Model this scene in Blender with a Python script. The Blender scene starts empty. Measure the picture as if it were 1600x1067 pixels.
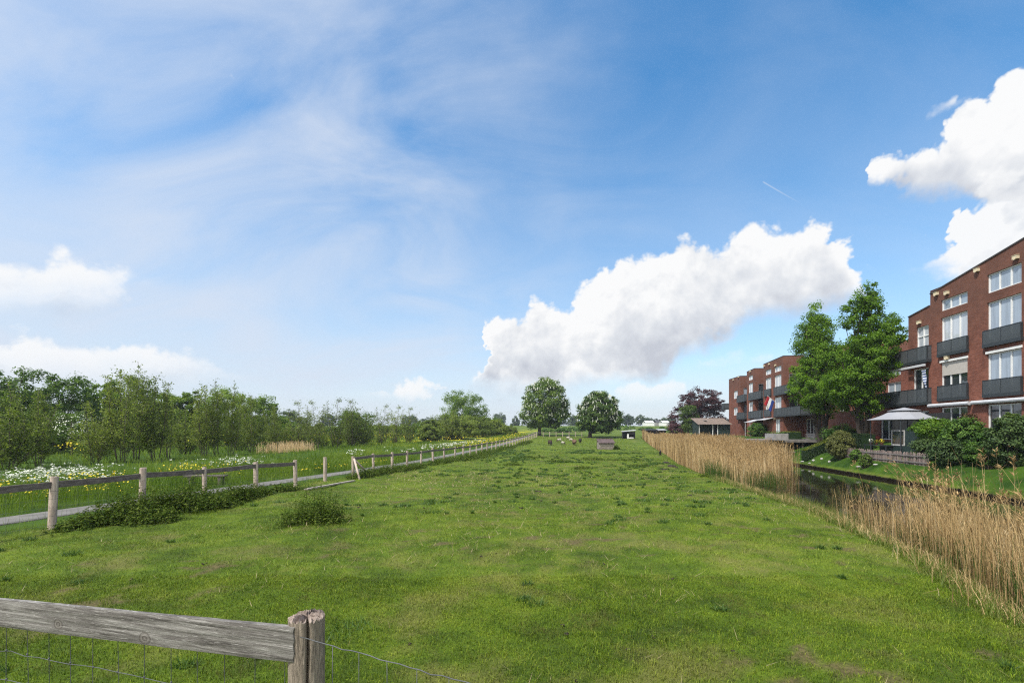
import bpy, bmesh, math, random
import numpy as np
from math import radians, sin, cos, tan, atan, atan2, pi, hypot, sqrt

# ---------------------------------------------------------------- basics
# Units are metres.  The camera eye is the origin; +Y looks along the paddock,
# z is measured from eye level.  u = x - SL*Y runs across the paddock (fence,
# ditch and houses are all parallel to the line u = const).
SC = bpy.context.scene
COL = SC.collection
FPX = 740.0
SL = 0.162
rng = np.random.default_rng(7)
random.seed(7)

def X(u, Y):
    return u + SL * Y

def uY(px, u):            # distance at which a line u = const is seen under a bearing
    return u * FPX / (px - 920.0)

def bear(px, Y):          # x at distance Y on a compass bearing
    return (px - 800.0) / FPX * Y

def hz(y, Y):             # height seen at elevation y at distance Y
    return (672.0 - y) / FPX * Y

# ---------------------------------------------------------------- numpy noise
def _h(ix, iy, s):
    n = (ix.astype(np.int64) * 374761393 + iy.astype(np.int64) * 668265263 + s * 1442695041) & 0x7fffffff
    n = ((n ^ (n >> 13)) * 1274126177) & 0x7fffffff
    return ((n ^ (n >> 16)) & 0xffff) / 65535.0

def vnoise(x, y, s=0):
    x = np.asarray(x, float); y = np.asarray(y, float)
    ix = np.floor(x); iy = np.floor(y)
    fx = x - ix; fy = y - iy
    fx = fx * fx * (3 - 2 * fx); fy = fy * fy * (3 - 2 * fy)
    a = _h(ix, iy, s); b = _h(ix + 1, iy, s); c = _h(ix, iy + 1, s); d = _h(ix + 1, iy + 1, s)
    return (a + (b - a) * fx) * (1 - fy) + (c + (d - c) * fx) * fy

def fbm(x, y, s=0, o=4):
    r = 0; a = 1; t = 0
    for k in range(o):
        r = r + a * vnoise(x * 2 ** k, y * 2 ** k, s + k * 17); t += a; a *= .5
    return r / t

def sst(a, b, x):
    t = np.clip((x - a) / (b - a), 0, 1)
    return t * t * (3 - 2 * t)

# ---------------------------------------------------------------- mesh builder
class MB:
    def __init__(s):
        s.V = []; s.F = []; s.n = 0; s.T = []
    def add(s, V, F, tint=None):
        V = np.asarray(V, float).reshape(-1, 3)
        if not isinstance(F, np.ndarray):
            by = {}
            for f in F: by.setdefault(len(f), []).append(f)
            Fs = [np.array(v, int) for v in by.values()]
        else:
            Fs = [F]
        for f in Fs: s.F.append(f + s.n)
        s.V.append(V); s.n += len(V)
        t = np.full(len(V), .5) if tint is None else np.broadcast_to(np.asarray(tint, float), (len(V),))
        s.T.append(t)
        return s
    def box(s, x0, x1, y0, y1, z0, z1, tint=None):
        V = [(x0,y0,z0),(x1,y0,z0),(x1,y1,z0),(x0,y1,z0),(x0,y0,z1),(x1,y0,z1),(x1,y1,z1),(x0,y1,z1)]
        return s.add(V, [(0,3,2,1),(4,5,6,7),(0,1,5,4),(1,2,6,5),(2,3,7,6),(3,0,4,7)], tint)
    def beam(s, p, q, w, h, tint=None, up=(0,0,1)):      # box between two points
        p = np.array(p, float); q = np.array(q, float); d = q - p; d /= np.linalg.norm(d)
        r = np.cross(d, up); r /= max(1e-9, np.linalg.norm(r)); u = np.cross(r, d)
        V = []
        for e in (p, q):
            for a, b in ((-1,-1),(1,-1),(1,1),(-1,1)):
                V.append(e + r * a * w / 2 + u * b * h / 2)
        return s.add(V, [(0,1,2,3),(7,6,5,4),(0,4,5,1),(1,5,6,2),(2,6,7,3),(3,7,4,0)], tint)
    def tube(s, P, R, n=6, tint=None, cap=True):
        P = np.asarray(P, float); m = len(P); R = np.broadcast_to(np.asarray(R, float), (m,))
        D = np.gradient(P, axis=0); D /= np.maximum(1e-9, np.linalg.norm(D, axis=1))[:, None]
        ref = np.array((0, 0, 1.)) if abs(D[:, 2]).mean() < .8 else np.array((1., 0, 0))
        A = np.cross(D, ref); A /= np.maximum(1e-9, np.linalg.norm(A, axis=1))[:, None]
        B = np.cross(D, A)
        th = np.arange(n) * 2 * pi / n
        V = P[:, None, :] + R[:, None, None] * (A[:, None, :] * np.cos(th)[None, :, None] + B[:, None, :] * np.sin(th)[None, :, None])
        i = np.arange(m - 1)[:, None] * n; j = np.arange(n)[None, :]; k = (j + 1) % n
        F = np.stack([i + j, i + k, i + n + k, i + n + j], -1).reshape(-1, 4)
        s.add(V.reshape(-1, 3), F, tint)
        if cap and n > 2:
            b = s.n - m * n
            s.F.append(np.array([[b + (m - 1) * n + q for q in range(n)]]))
            s.F.append(np.array([[b + n - 1 - q for q in range(n)]]))
        return s
    def lathe(s, prof, n=16, c=(0, 0, 0), tint=None):
        th = np.arange(n) * 2 * pi / n
        V = [(c[0] + r * cos(t), c[1] + r * sin(t), c[2] + z) for r, z in prof for t in th]
        F = [(i * n + j, i * n + (j + 1) % n, (i + 1) * n + (j + 1) % n, (i + 1) * n + j) for i in range(len(prof) - 1) for j in range(n)]
        return s.add(V, F, tint)
    def ball(s, c, r, n=8, m=6, tint=None):
        r = np.broadcast_to(np.asarray(r, float), (3,))
        prof = [(max(1e-3, sin(pi * i / m)), -cos(pi * i / m)) for i in range(m + 1)]
        th = np.arange(n) * 2 * pi / n
        V = [(c[0] + r[0] * a * cos(t), c[1] + r[1] * a * sin(t), c[2] + r[2] * b) for a, b in prof for t in th]
        F = [(i * n + j, i * n + (j + 1) % n, (i + 1) * n + (j + 1) % n, (i + 1) * n + j) for i in range(m) for j in range(n)]
        return s.add(V, F, tint)
    def mesh(s, name, mat, smooth=False):
        me = bpy.data.meshes.new(name)
        V = np.concatenate(s.V) if s.V else np.zeros((0, 3))
        loops = np.concatenate([f.ravel() for f in s.F]).astype(np.int32)
        tot = np.concatenate([np.full(len(f), f.shape[1]) for f in s.F]).astype(np.int32)
        st = np.concatenate([[0], np.cumsum(tot)[:-1]]).astype(np.int32)
        me.vertices.add(len(V)); me.vertices.foreach_set('co', V.astype(np.float32).ravel())
        me.loops.add(len(loops)); me.loops.foreach_set('vertex_index', loops)
        me.polygons.add(len(tot)); me.polygons.foreach_set('loop_start', st); me.polygons.foreach_set('loop_total', tot)
        me.polygons.foreach_set('use_smooth', np.full(len(tot), bool(smooth)))
        at = me.attributes.new('tint', 'FLOAT', 'POINT'); at.data.foreach_set('value', np.concatenate(s.T).astype(np.float32))
        me.update(calc_edges=True)
        if mat: me.materials.append(mat)
        return me
    def build(s, name, mat, parent=None, smooth=False):
        o = bpy.data.objects.new(name, s.mesh(name, mat, smooth)); COL.objects.link(o)
        if parent: o.parent = parent
        return o

def tag(o, label=None, cat=None, group=None, kind=None):
    if label: o['label'] = label
    if cat: o['category'] = cat
    if group: o['group'] = group
    if kind: o['kind'] = kind
    return o

def empty(name, loc, rz=0, label=None, cat=None, group=None):
    o = bpy.data.objects.new(name, None); COL.objects.link(o)
    o.empty_display_size = .2
    o.location = loc; o.rotation_euler = (0, 0, rz)
    return tag(o, label, cat, group)

def copy_tree(o, parent=None):
    c = o.copy(); COL.objects.link(c); c.parent = parent
    for ch in list(o.children): copy_tree(ch, c)
    return c

# ---------------------------------------------------------------- materials
def newmat(name):
    m = bpy.data.materials.new(name); m.use_nodes = True
    nt = m.node_tree; nt.nodes.clear()
    return m, nt
def N(nt, typ, **kw):
    n = nt.nodes.new('ShaderNode' + typ)
    for k, v in kw.items():
        if k.startswith('i_'):
            key = k[2:]
            n.inputs[int(key) if key.isdigit() else key.replace('_', ' ')].default_value = v
        else: setattr(n, k, v)
    return n
def L(nt, a, b): nt.links.new(a, b)
def ramp(nt, fac, stops):
    r = N(nt, 'ValToRGB'); e = r.color_ramp.elements
    while len(e) < len(stops): e.new(.5)
    for k, (p, c) in enumerate(stops):
        e[k].position = p; e[k].color = (*c, 1) if len(c) == 3 else c
    L(nt, fac, r.inputs[0]); return r.outputs[0]
def math_(nt, op, a, b=None, c=None, clamp=False):
    n = N(nt, 'Math', operation=op); n.use_clamp = clamp
    for i, v in enumerate((a, b, c)):
        if v is None: continue
        if isinstance(v, (int, float)): n.inputs[i].default_value = v
        else: L(nt, v, n.inputs[i])
    return n.outputs[0]
def mixc(nt, fac, a, b, mode='MIX'):
    n = N(nt, 'Mix', data_type='RGBA', blend_type=mode)
    for s_, v in ((n.inputs[0], fac), (n.inputs[6], a), (n.inputs[7], b)):
        if isinstance(v, (int, float)): s_.default_value = v
        elif isinstance(v, tuple): s_.default_value = (*v, 1)
        else: L(nt, v, s_)
    return n.outputs[2]
def out_(nt, sh):
    o = N(nt, 'OutputMaterial'); L(nt, sh, o.inputs[0]); return o

def wood(name, dark, mid, light, axis='Z', scale=9, stretch=14, rough=.85, bump=.4, tintmix=.35):
    """weathered timber: grain stretched along an axis of the object, blotches, a tone per plank"""
    m, nt = newmat(name)
    tc = N(nt, 'TexCoord'); mp = N(nt, 'Mapping')
    s = [stretch] * 3; s['XYZ'.index(axis)] = 1
    mp.inputs['Scale'].default_value = s
    L(nt, tc.outputs['Object'], mp.inputs[0])
    n1 = N(nt, 'TexNoise', i_Scale=scale * .5, i_Detail=7.0, i_Roughness=.65, i_Distortion=.6); L(nt, mp.outputs[0], n1.inputs['Vector'])
    n2 = N(nt, 'TexNoise', i_Scale=3.5, i_Detail=4.0); L(nt, tc.outputs['Object'], n2.inputs['Vector'])
    at = N(nt, 'Attribute', attribute_name='tint')
    f = math_(nt, 'ADD', math_(nt, 'MULTIPLY', n1.outputs[0], .75), math_(nt, 'MULTIPLY', n2.outputs[0], .3))
    f = math_(nt, 'ADD', f, math_(nt, 'MULTIPLY', math_(nt, 'SUBTRACT', at.outputs['Fac'], .5), tintmix))
    c = ramp(nt, f, [(.34, dark), (.5, mid), (.68, light)])
    b = N(nt, 'Bump', i_Strength=bump, i_Distance=.01); L(nt, n1.outputs[0], b.inputs['Height'])
    p = N(nt, 'BsdfPrincipled', i_Roughness=rough); L(nt, c, p.inputs['Base Color']); L(nt, b.outputs[0], p.inputs['Normal'])
    out_(nt, p.outputs[0]); return m

def plain(name, col, rough=.6, metal=0., spec=.5, var=.12, scale=6., bump=0., bscale=40., tintmix=0.):
    m, nt = newmat(name)
    tc = N(nt, 'TexCoord')
    n = N(nt, 'TexNoise', i_Scale=scale, i_Detail=5.0, i_Roughness=.6); L(nt, tc.outputs['Object'], n.inputs['Vector'])
    d = tuple(max(0, c * (1 - var * 2)) for c in col); l = tuple(min(1, c * (1 + var * 1.4)) for c in col)
    f = n.outputs[0]
    if tintmix:
        at = N(nt, 'Attribute', attribute_name='tint')
        f = math_(nt, 'ADD', f, math_(nt, 'MULTIPLY', math_(nt, 'SUBTRACT', at.outputs['Fac'], .5), tintmix))
    c = ramp(nt, f, [(.3, d), (.5, col), (.72, l)])
    p = N(nt, 'BsdfPrincipled', i_Roughness=rough, i_Metallic=metal)
    p.inputs['Specular IOR Level'].default_value = spec
    L(nt, c, p.inputs['Base Color'])
    if bump:
        n2 = N(nt, 'TexNoise', i_Scale=bscale, i_Detail=4.0); L(nt, tc.outputs['Object'], n2.inputs['Vector'])
        b = N(nt, 'Bump', i_Strength=bump, i_Distance=.02); L(nt, n2.outputs[0], b.inputs['Height']); L(nt, b.outputs[0], p.inputs['Normal'])
    out_(nt, p.outputs[0]); return m

def leafmat(name, dark, mid, light, trans=.35, rough=.55, objvar=.25, spec=.3):
    """leaves: hue by the leaf's own tint, by a coarse growth noise and by the plant"""
    m, nt = newmat(name)
    at = N(nt, 'Attribute', attribute_name='tint')
    oi = N(nt, 'ObjectInfo')
    tc = N(nt, 'TexCoord'); n = N(nt, 'TexNoise', i_Scale=.9, i_Detail=2.0); L(nt, tc.outputs['Object'], n.inputs['Vector'])
    f = math_(nt, 'ADD', math_(nt, 'MULTIPLY', at.outputs['Fac'], .75), math_(nt, 'MULTIPLY', n.outputs[0], .3))
    f = math_(nt, 'ADD', f, math_(nt, 'MULTIPLY', math_(nt, 'SUBTRACT', oi.outputs['Random'], .5), objvar))
    c = ramp(nt, f, [(.15, dark), (.5, mid), (.9, light)])
    p = N(nt, 'BsdfPrincipled', i_Roughness=rough); p.inputs['Specular IOR Level'].default_value = spec
    L(nt, c, p.inputs['Base Color'])
    if trans > 0:
        t = N(nt, 'BsdfTranslucent'); L(nt, mixc(nt, .5, c, mixc(nt, 1.0, c, (1.5, 1.6, .5), 'MULTIPLY')), t.inputs[0])
        mx = N(nt, 'MixShader'); mx.inputs[0].default_value = trans
        L(nt, p.outputs[0], mx.inputs[1]); L(nt, t.outputs[0], mx.inputs[2]); out_(nt, mx.outputs[0])
    else: out_(nt, p.outputs[0])
    return m

M = {}
M['old_post'] = wood('weathered_post_wood', (.035, .028, .022), (.19, .155, .12), (.36, .30, .235), 'Z', 26, 14, bump=1.)
M['post'] = wood('peeled_post_wood', (.19, .145, .115), (.38, .305, .25), (.54, .46, .385), 'Z', 9, 8, bump=.5)
M['rail'] = wood('dark_rail_wood', (.036, .029, .026), (.100, .082, .072), (.20, .17, .155), 'Y', 9, 10, bump=.5)
M['board'] = wood('grey_board_wood', (.055, .05, .045), (.135, .125, .115), (.34, .33, .31), 'X', 11, 16, bump=.6)
M['post_end'] = wood('bleached_end_grain', (.05, .035, .028), (.23, .18, .15), (.40, .33, .29), 'Z', 46, 1.5, bump=.9)
M['plank'] = wood('brown_plank_wood', (.03, .023, .018), (.085, .063, .05), (.17, .135, .11), 'Z', 9, 9)
M['deck'] = wood('grey_deck_wood', (.07, .06, .055), (.16, .145, .135), (.28, .26, .24), 'X', 7, 10)
M['picket'] = wood('picket_wood', (.07, .05, .045), (.17, .125, .11), (.30, .24, .21), 'Z', 9, 8)
M['shelterwood'] = wood('pale_shelter_boards', (.12, .10, .085), (.27, .235, .20), (.42, .38, .33), 'X', 7, 10)
M['shelterroof'] = plain('rusty_shelter_roof', (.09, .062, .058), .8, var=.3, scale=5, bump=.3)
M['wire'] = plain('galvanised_wire', (.10, .105, .11), .6, .3, spec=.3, var=.15)
M['white'] = plain('white_paint', (.72, .72, .70), .45, var=.05, scale=2)
M['cream'] = plain('cream_box', (.62, .53, .36), .7, var=.08)
M['antracite'] = plain('anthracite_metal', (.035, .042, .048), .45, .2, var=.1)
M['coping'] = plain('dark_coping', (.06, .055, .055), .6, var=.15)
M['concrete'] = plain('concrete', (.26, .25, .24), .85, var=.15, scale=3, bump=.2)
M['dark'] = plain('dark_interior', (.012, .013, .014), .8, var=.2)
M['fabric'] = plain('white_canopy_fabric', (.25, .26, .285), .8, var=.04, scale=1.5)
M['shade'] = plain('beige_sunblind', (.42, .39, .35), .85, var=.04)
M['awning'] = plain('light_grey_cassette', (.50, .51, .53), .4, var=.05)
M['wetwood'] = plain('wet_dark_wood', (.011, .009, .006), .9, spec=.05, var=.3, scale=8)
M['greenpaint'] = plain('dark_green_boards', (.012, .028, .024), .6, var=.2, scale=3)
M['brownroof'] = plain('lichened_brown_sheet_roof', (.165, .125, .10), .85, var=.22, scale=2.5, bump=.3)
M['blackboard'] = plain('tarred_boards', (.016, .015, .016), .7, var=.2)
M['greyroof'] = plain('pale_sheet_roof', (.42, .43, .45), .5, var=.1, scale=2)
M['stone'] = plain('pale_stone', (.42, .41, .39), .8, var=.15, scale=5, bump=.3)
M['bark'] = plain('bark', (.055, .042, .032), .9, var=.3, scale=5, bump=.5, bscale=14)
M['barkpale'] = plain('pale_bark', (.10, .085, .06), .9, var=.3, scale=5, bump=.5, bscale=14)
M['dung'] = plain('dark_earth', (.028, .020, .014), .95, var=.35, scale=12, bump=.6, bscale=30)
M['flowerw'] = plain('white_blossom', (.55, .57, .48), .8, var=.05)
M['flowery'] = plain('yellow_blossom', (.62, .50, .015), .7, var=.12)
M['flowerr'] = plain('red_blossom', (.35, .02, .02), .7, var=.12)
M['terracotta'] = plain('terracotta_pot', (.25, .10, .06), .8)
# ---------------------------------------------------------------- camera
cam = bpy.data.cameras.new('camera'); co = bpy.data.objects.new('camera', cam); COL.objects.link(co)
co.location = (0, 0, 0); co.rotation_euler = (radians(90), 0, 0)
cam.sensor_width = 36; cam.lens = FPX / 1600 * 36; cam.shift_y = 138.5 / 1600
cam.clip_start = .05; cam.clip_end = 20000
SC.camera = co

EXPO = 1.45; CE = 2 ** -EXPO
# ---------------------------------------------------------------- sun + sky
SUN = np.array((-.44, -.30, .85)); SUN /= np.linalg.norm(SUN)
sun_el = math.asin(SUN[2]); sun_az = atan2(SUN[0], SUN[1])
sl = bpy.data.lights.new('sun', 'SUN'); sl.energy = 2.1; sl.angle = radians(4); sl.color = (1, .95, .87)
so = bpy.data.objects.new('sun', sl); COL.objects.link(so)
from mathutils import Vector
so.rotation_euler = Vector(-SUN).to_track_quat('-Z', 'Y').to_euler()
so.location = (-30, 0, 60)

W = bpy.data.worlds.new('World'); SC.world = W; W.use_nodes = True
nt = W.node_tree; nt.nodes.clear()
sky = N(nt, 'TexSky', sky_type='NISHITA', sun_disc=False, sun_elevation=sun_el, sun_rotation=sun_az)
sky.air_density = 1.0; sky.dust_density = .6; sky.ozone_density = 1.6
bg = N(nt, 'Background'); bg.inputs[1].default_value = .080
hs = N(nt, 'HueSaturation'); hs.inputs['Saturation'].default_value = 1.34; hs.inputs['Hue'].default_value = .493
L(nt, sky.outputs[0], hs.inputs['Color']); L(nt, hs.outputs[0], bg.inputs[0])

tc = N(nt, 'TexCoord'); DIR = tc.outputs['Generated']
sep = N(nt, 'SeparateXYZ'); L(nt, DIR, sep.inputs[0])
AZ = math_(nt, 'ARCTAN2', sep.outputs[0], sep.outputs[1])
EL = math_(nt, 'ARCSINE', sep.outputs[2])

def ang(px, py):
    a = (px - 800) / FPX
    return atan(a), atan((672 - py) / FPX / hypot(1, a))

def smooth(a, b, x):
    n = N(nt, 'MapRange', interpolation_type='SMOOTHSTEP'); n.clamp = True
    for i, v in ((0, x), (1, a), (2, b)):
        if isinstance(v, (int, float)): n.inputs[i].default_value = v
        else: L(nt, v, n.inputs[i])
    n.inputs[3].default_value = 0; n.inputs[4].default_value = 1
    return n.outputs[0]

def curve(pts, x):
    """pts in sky angles -> value interpolated along azimuth"""
    pts = sorted(pts); a0, a1 = pts[0][0], pts[-1][0]
    t = math_(nt, 'DIVIDE', math_(nt, 'SUBTRACT', x, a0), a1 - a0, clamp=True)
    n = N(nt, 'FloatCurve'); cm = n.mapping; c = cm.curves[0]
    for k, (a, e) in enumerate(pts):
        loc = ((a - a0) / (a1 - a0), max(0, min(1, e / 1.2)))
        if k == 0: c.points[0].location = loc
        elif k == len(pts) - 1: c.points[-1].location = loc
        else: c.points.new(*loc)
    for p in c.points: p.handle_type = 'AUTO_CLAMPED'
    cm.update(); L(nt, t, n.inputs['Value'])
    return math_(nt, 'MULTIPLY', n.outputs[0], 1.2), a0, a1

# cauliflower relief: cellular puffs of several sizes, plus a soft drift
nz = N(nt, 'TexNoise', i_Scale=5.0, i_Detail=3.0); L(nt, DIR, nz.inputs['Vector'])
wv = N(nt, 'VectorMath', operation='SCALE'); L(nt, nz.outputs['Color'], wv.inputs[0]); wv.inputs['Scale'].default_value = .05
wd = N(nt, 'VectorMath', operation='ADD'); L(nt, DIR, wd.inputs[0]); L(nt, wv.outputs[0], wd.inputs[1])
def puffs(vec, scale):
    v = N(nt, 'TexVoronoi', feature='SMOOTH_F1', i_Scale=scale, i_Detail=3.0, i_Roughness=.55, i_Lacunarity=2.2, i_Smoothness=.35)
    v.normalize = True
    L(nt, vec, v.inputs['Vector'])
    return math_(nt, 'SUBTRACT', .45, v.outputs['Distance'])
PUF = puffs(wd.outputs[0], 17.0)
off = N(nt, 'VectorMath', operation='ADD'); L(nt, wd.outputs[0], off.inputs[0]); off.inputs[1].default_value = tuple(SUN * .02)
PUF2 = puffs(off.outputs[0], 17.0)
REL = math_(nt, 'SUBTRACT', PUF, PUF2)
nf = N(nt, 'TexNoise', i_Scale=14.0, i_Detail=7.0, i_Roughness=.62); L(nt, wd.outputs[0], nf.inputs['Vector'])
FINE = math_(nt, 'SUBTRACT', nf.outputs[0], .5)
nb = N(nt, 'TexNoise', i_Scale=7.0, i_Detail=4.0, i_Roughness=.55); L(nt, wd.outputs[0], nb.inputs['Vector'])
BROAD = math_(nt, 'SUBTRACT', nb.outputs[0], .5)

AZW = math_(nt, 'ADD', AZ, math_(nt, 'ADD', math_(nt, 'MULTIPLY', math_(nt, 'SUBTRACT', PUF2, .12), .16), math_(nt, 'MULTIPLY', BROAD, .13)))
def cloud(top, bot, amp=.06, wt=.012, wb=.05, dens=1., grey=.5):
    T, a0, a1 = curve([ang(*p) for p in top], AZW)
    B, _, _ = curve([ang(*p) for p in bot], AZW)
    T2 = math_(nt, 'ADD', T, math_(nt, 'ADD', math_(nt, 'MULTIPLY', math_(nt, 'SUBTRACT', PUF, .12), amp * 2.3), math_(nt, 'MULTIPLY', FINE, amp * 1.2)))
    B2 = math_(nt, 'ADD', B, math_(nt, 'MULTIPLY', FINE, .055))
    mt = smooth(0, wt, math_(nt, 'SUBTRACT', T2, EL))
    mb = smooth(0, wb, math_(nt, 'SUBTRACT', EL, B2))
    ed = math_(nt, 'ADD', AZW, math_(nt, 'MULTIPLY', FINE, .07))
    ml = smooth(a0 - .025, a0 + .008, ed); mr = smooth(a1 + .025, a1 - .008, ed)
    m = math_(nt, 'MULTIPLY', math_(nt, 'MULTIPLY', mt, mb), math_(nt, 'MULTIPLY', ml, mr))
    m = math_(nt, 'MULTIPLY', m, dens)
    h = math_(nt, 'DIVIDE', math_(nt, 'SUBTRACT', EL, B), math_(nt, 'MAXIMUM', math_(nt, 'SUBTRACT', T, B), .03), clamp=True)
    # shade: base in shadow, crown in the sun, puffs lit from the sun's side
    s = math_(nt, 'ADD', smooth(0, grey, math_(nt, 'ADD', h, math_(nt, 'MULTIPLY', BROAD, .9))), 0)
    return m, s

CL = []
CL.append(cloud([(742,600),(752,588),(766,545),(772,512),(800,490),(850,472),(885,480),(905,460),(935,445),(960,420),(985,407),(1030,395),(1062,378),(1110,374),(1150,354),(1185,347),(1215,354),(1250,352),(1290,354),(1315,367),(1330,387),(1352,408),(1372,432),(1392,452),(1408,474)],
                [(742,612),(800,622),(860,622),(930,616),(1000,612),(1030,600),(1060,578),(1100,564),(1150,536),(1200,512),(1270,502),(1330,492),(1374,484),(1408,480)], amp=.05, wt=.018, grey=1.1))
CL.append(cloud([(730,600),(760,585),(850,578),(950,566),(1030,590)], [(730,612),(800,640),(900,628),(1030,604)], .05, .03, .06, .6, .8))
CL.append(cloud([(600,618),(612,602),(640,597),(660,590),(688,592),(694,600)], [(600,622),(640,634),(660,636),(694,606)], .03, .012, .03, .9, .35))
CL.append(cloud([(968,622),(985,608),(1010,600),(1040,592),(1070,598),(1090,612)], [(968,630),(1000,640),(1040,640),(1090,630)], .035, .015, .05, .75, .4))
CL.append(cloud([(-500,380),(-150,425),(0,402),(30,402),(60,412),(80,408),(120,400),(150,408),(180,420),(230,428),(285,432),(310,424)],
                [(-500,520),(-150,530),(0,520),(100,518),(200,508),(226,472),(285,456),(310,446)], .05, .024, .09, .92, .8))
CL.append(cloud([(-500,470),(-100,520),(0,522),(30,516),(60,520),(85,532),(120,536),(160,548),(220,540),(270,550),(330,558),(385,578)],
                [(-500,640),(-100,640),(0,640),(120,640),(220,640),(330,620),(385,604)], .05, .022, .10, .9, .8))
CL.append(cloud([(1376,280),(1384,256),(1412,238),(1445,232),(1472,222),(1492,200),(1526,176),(1558,146),(1588,112),(1650,80),(1900,30),(2600,60)],
                [(1376,290),(1420,312),(1450,312),(1500,314),(1530,320),(1560,345),(1600,360),(1700,370),(1900,350),(2600,380)], .05, .012, .03, 1., .8))
CL.append(cloud([(1412,420),(1445,398),(1478,386),(1498,364),(1510,326),(1540,290),(1600,260),(1700,300),(2600,330)],
                [(1412,424),(1480,445),(1520,470),(1600,520),(1700,560),(2600,600)], .05, .018, .05, .97, .5))
CL.append(cloud([(1420,196),(1435,182),(1460,170),(1484,160),(1500,164)], [(1420,198),(1440,196),(1470,188),(1500,178)], .02, .012, .02, .75, .1))
CL.append(cloud([(1096,572),(1120,560),(1150,556),(1180,548)], [(1096,576),(1130,578),(1180,570)], .03, .02, .03, .6, .2))
CL.append(cloud([(370,132),(376,122),(384,122),(392,136)], [(370,134),(384,136),(392,140)], .01, .008, .01, .6, .1))
m = None; num = None
for a, s in CL:
    if m is None: m, num = a, math_(nt, 'MULTIPLY', a, s); den = a
    else:
        m = math_(nt, 'MAXIMUM', m, a); num = math_(nt, 'ADD', num, math_(nt, 'MULTIPLY', a, s)); den = math_(nt, 'ADD', den, a)
shade = math_(nt, 'DIVIDE', num, math_(nt, 'MAXIMUM', den, .001))
lum = math_(nt, 'ADD', math_(nt, 'MULTIPLY', shade, .70), math_(nt, 'MULTIPLY', REL, 1.0))
lum = math_(nt, 'ADD', lum, math_(nt, 'MULTIPLY', BROAD, .75))
lum = math_(nt, 'ADD', lum, .08)
ccol = ramp(nt, lum, [(.0, (.58, .61, .68)), (.32, (.74, .77, .82)), (.68, (.97, .975, .98))])

# high thin cirrus on a flat layer, and haze towards the horizon
iz = math_(nt, 'DIVIDE', 1., math_(nt, 'MAXIMUM', math_(nt, 'ADD', sep.outputs[2], .45), .02))
pl = N(nt, 'CombineXYZ'); L(nt, math_(nt, 'MULTIPLY', sep.outputs[0], iz), pl.inputs[0]); L(nt, math_(nt, 'MULTIPLY', sep.outputs[1], iz), pl.inputs[1])
mp = N(nt, 'Mapping'); mp.inputs['Rotation'].default_value = (0, 0, radians(42)); mp.inputs['Scale'].default_value = (2.0, 3.4, 1)
L(nt, pl.outputs[0], mp.inputs[0])
c1 = N(nt, 'TexNoise', i_Scale=1.0, i_Detail=8.0, i_Roughness=.56, i_Distortion=.8); L(nt, mp.outputs[0], c1.inputs['Vector'])
c2 = N(nt, 'TexNoise', i_Scale=.55, i_Detail=3.0); L(nt, pl.outputs[0], c2.inputs['Vector'])
azw = smooth(ang(1080, 300)[0], ang(560, 300)[0], math_(nt, 'ADD', AZ, math_(nt, 'MULTIPLY', BROAD, .5)))
cir = smooth(.30, .78, math_(nt, 'ADD', math_(nt, 'MULTIPLY', c1.outputs[0], .75), math_(nt, 'MULTIPLY', c2.outputs[0], .35)))
cir = math_(nt, 'MULTIPLY', cir, math_(nt, 'ADD', math_(nt, 'MULTIPLY', azw, .66), .20))
# a faint straight contrail high on the right
(a0, e0), (a1, e1) = ang(1190, 283), ang(1285, 336)
dx, dy = a1 - a0, e1 - e0; ll = hypot(dx, dy)
ra = math_(nt, 'SUBTRACT', AZ, a0); re = math_(nt, 'SUBTRACT', EL, e0)
along = math_(nt, 'ADD', math_(nt, 'MULTIPLY', ra, dx / ll), math_(nt, 'MULTIPLY', re, dy / ll))
perp = math_(nt, 'ABSOLUTE', math_(nt, 'ADD', math_(nt, 'MULTIPLY', ra, -dy / ll), math_(nt, 'MULTIPLY', re, dx / ll)))
tr = math_(nt, 'MULTIPLY', smooth(.0022, 0, perp), math_(nt, 'MULTIPLY', smooth(0, .005, along), smooth(ll, ll * .1, along)))
cir = math_(nt, 'MAXIMUM', cir, math_(nt, 'MULTIPLY', tr, .45))
hazeL = math_(nt, 'MULTIPLY', smooth(.62, .0, EL), math_(nt, 'ADD', .40, math_(nt, 'MULTIPLY', smooth(.5, -.75, AZ), .45)))
hazeL = math_(nt, 'MAXIMUM', hazeL, math_(nt, 'MULTIPLY', smooth(.24, .02, EL), .82))
hzb = N(nt, 'Background'); hzb.inputs[0].default_value = (.66, .74, .86, 1); hzb.inputs[1].default_value = CE
cib = N(nt, 'Background'); cib.inputs[0].default_value = (.70, .77, .89, 1); cib.inputs[1].default_value = CE
clb = N(nt, 'Background'); L(nt, ccol, clb.inputs[0]); clb.inputs[1].default_value = CE
def mixs(f, a, b):
    n = N(nt, 'MixShader'); L(nt, f, n.inputs[0]); L(nt, a, n.inputs[1]); L(nt, b, n.inputs[2]); return n.outputs[0]
# unseen bright cloud added behind the eye, as fill light on shaded sides
rear_fill = math_(nt, 'MULTIPLY', smooth(.05, -.45, sep.outputs[1]), smooth(.28, .52, math_(nt, 'ADD', c2.outputs[0], math_(nt, 'MULTIPLY', BROAD, .5))))
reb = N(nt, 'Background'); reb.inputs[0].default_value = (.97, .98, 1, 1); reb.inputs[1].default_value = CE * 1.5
sh = mixs(hazeL, bg.outputs[0], hzb.outputs[0])
sh = mixs(cir, sh, cib.outputs[0])
sh = mixs(m, sh, clb.outputs[0])
sh = mixs(rear_fill, sh, reb.outputs[0])
wo = N(nt, 'OutputWorld'); L(nt, sh, wo.inputs[0])
W.cycles.sampling_method = 'MANUAL'; W.cycles.sample_map_resolution = 512

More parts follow.
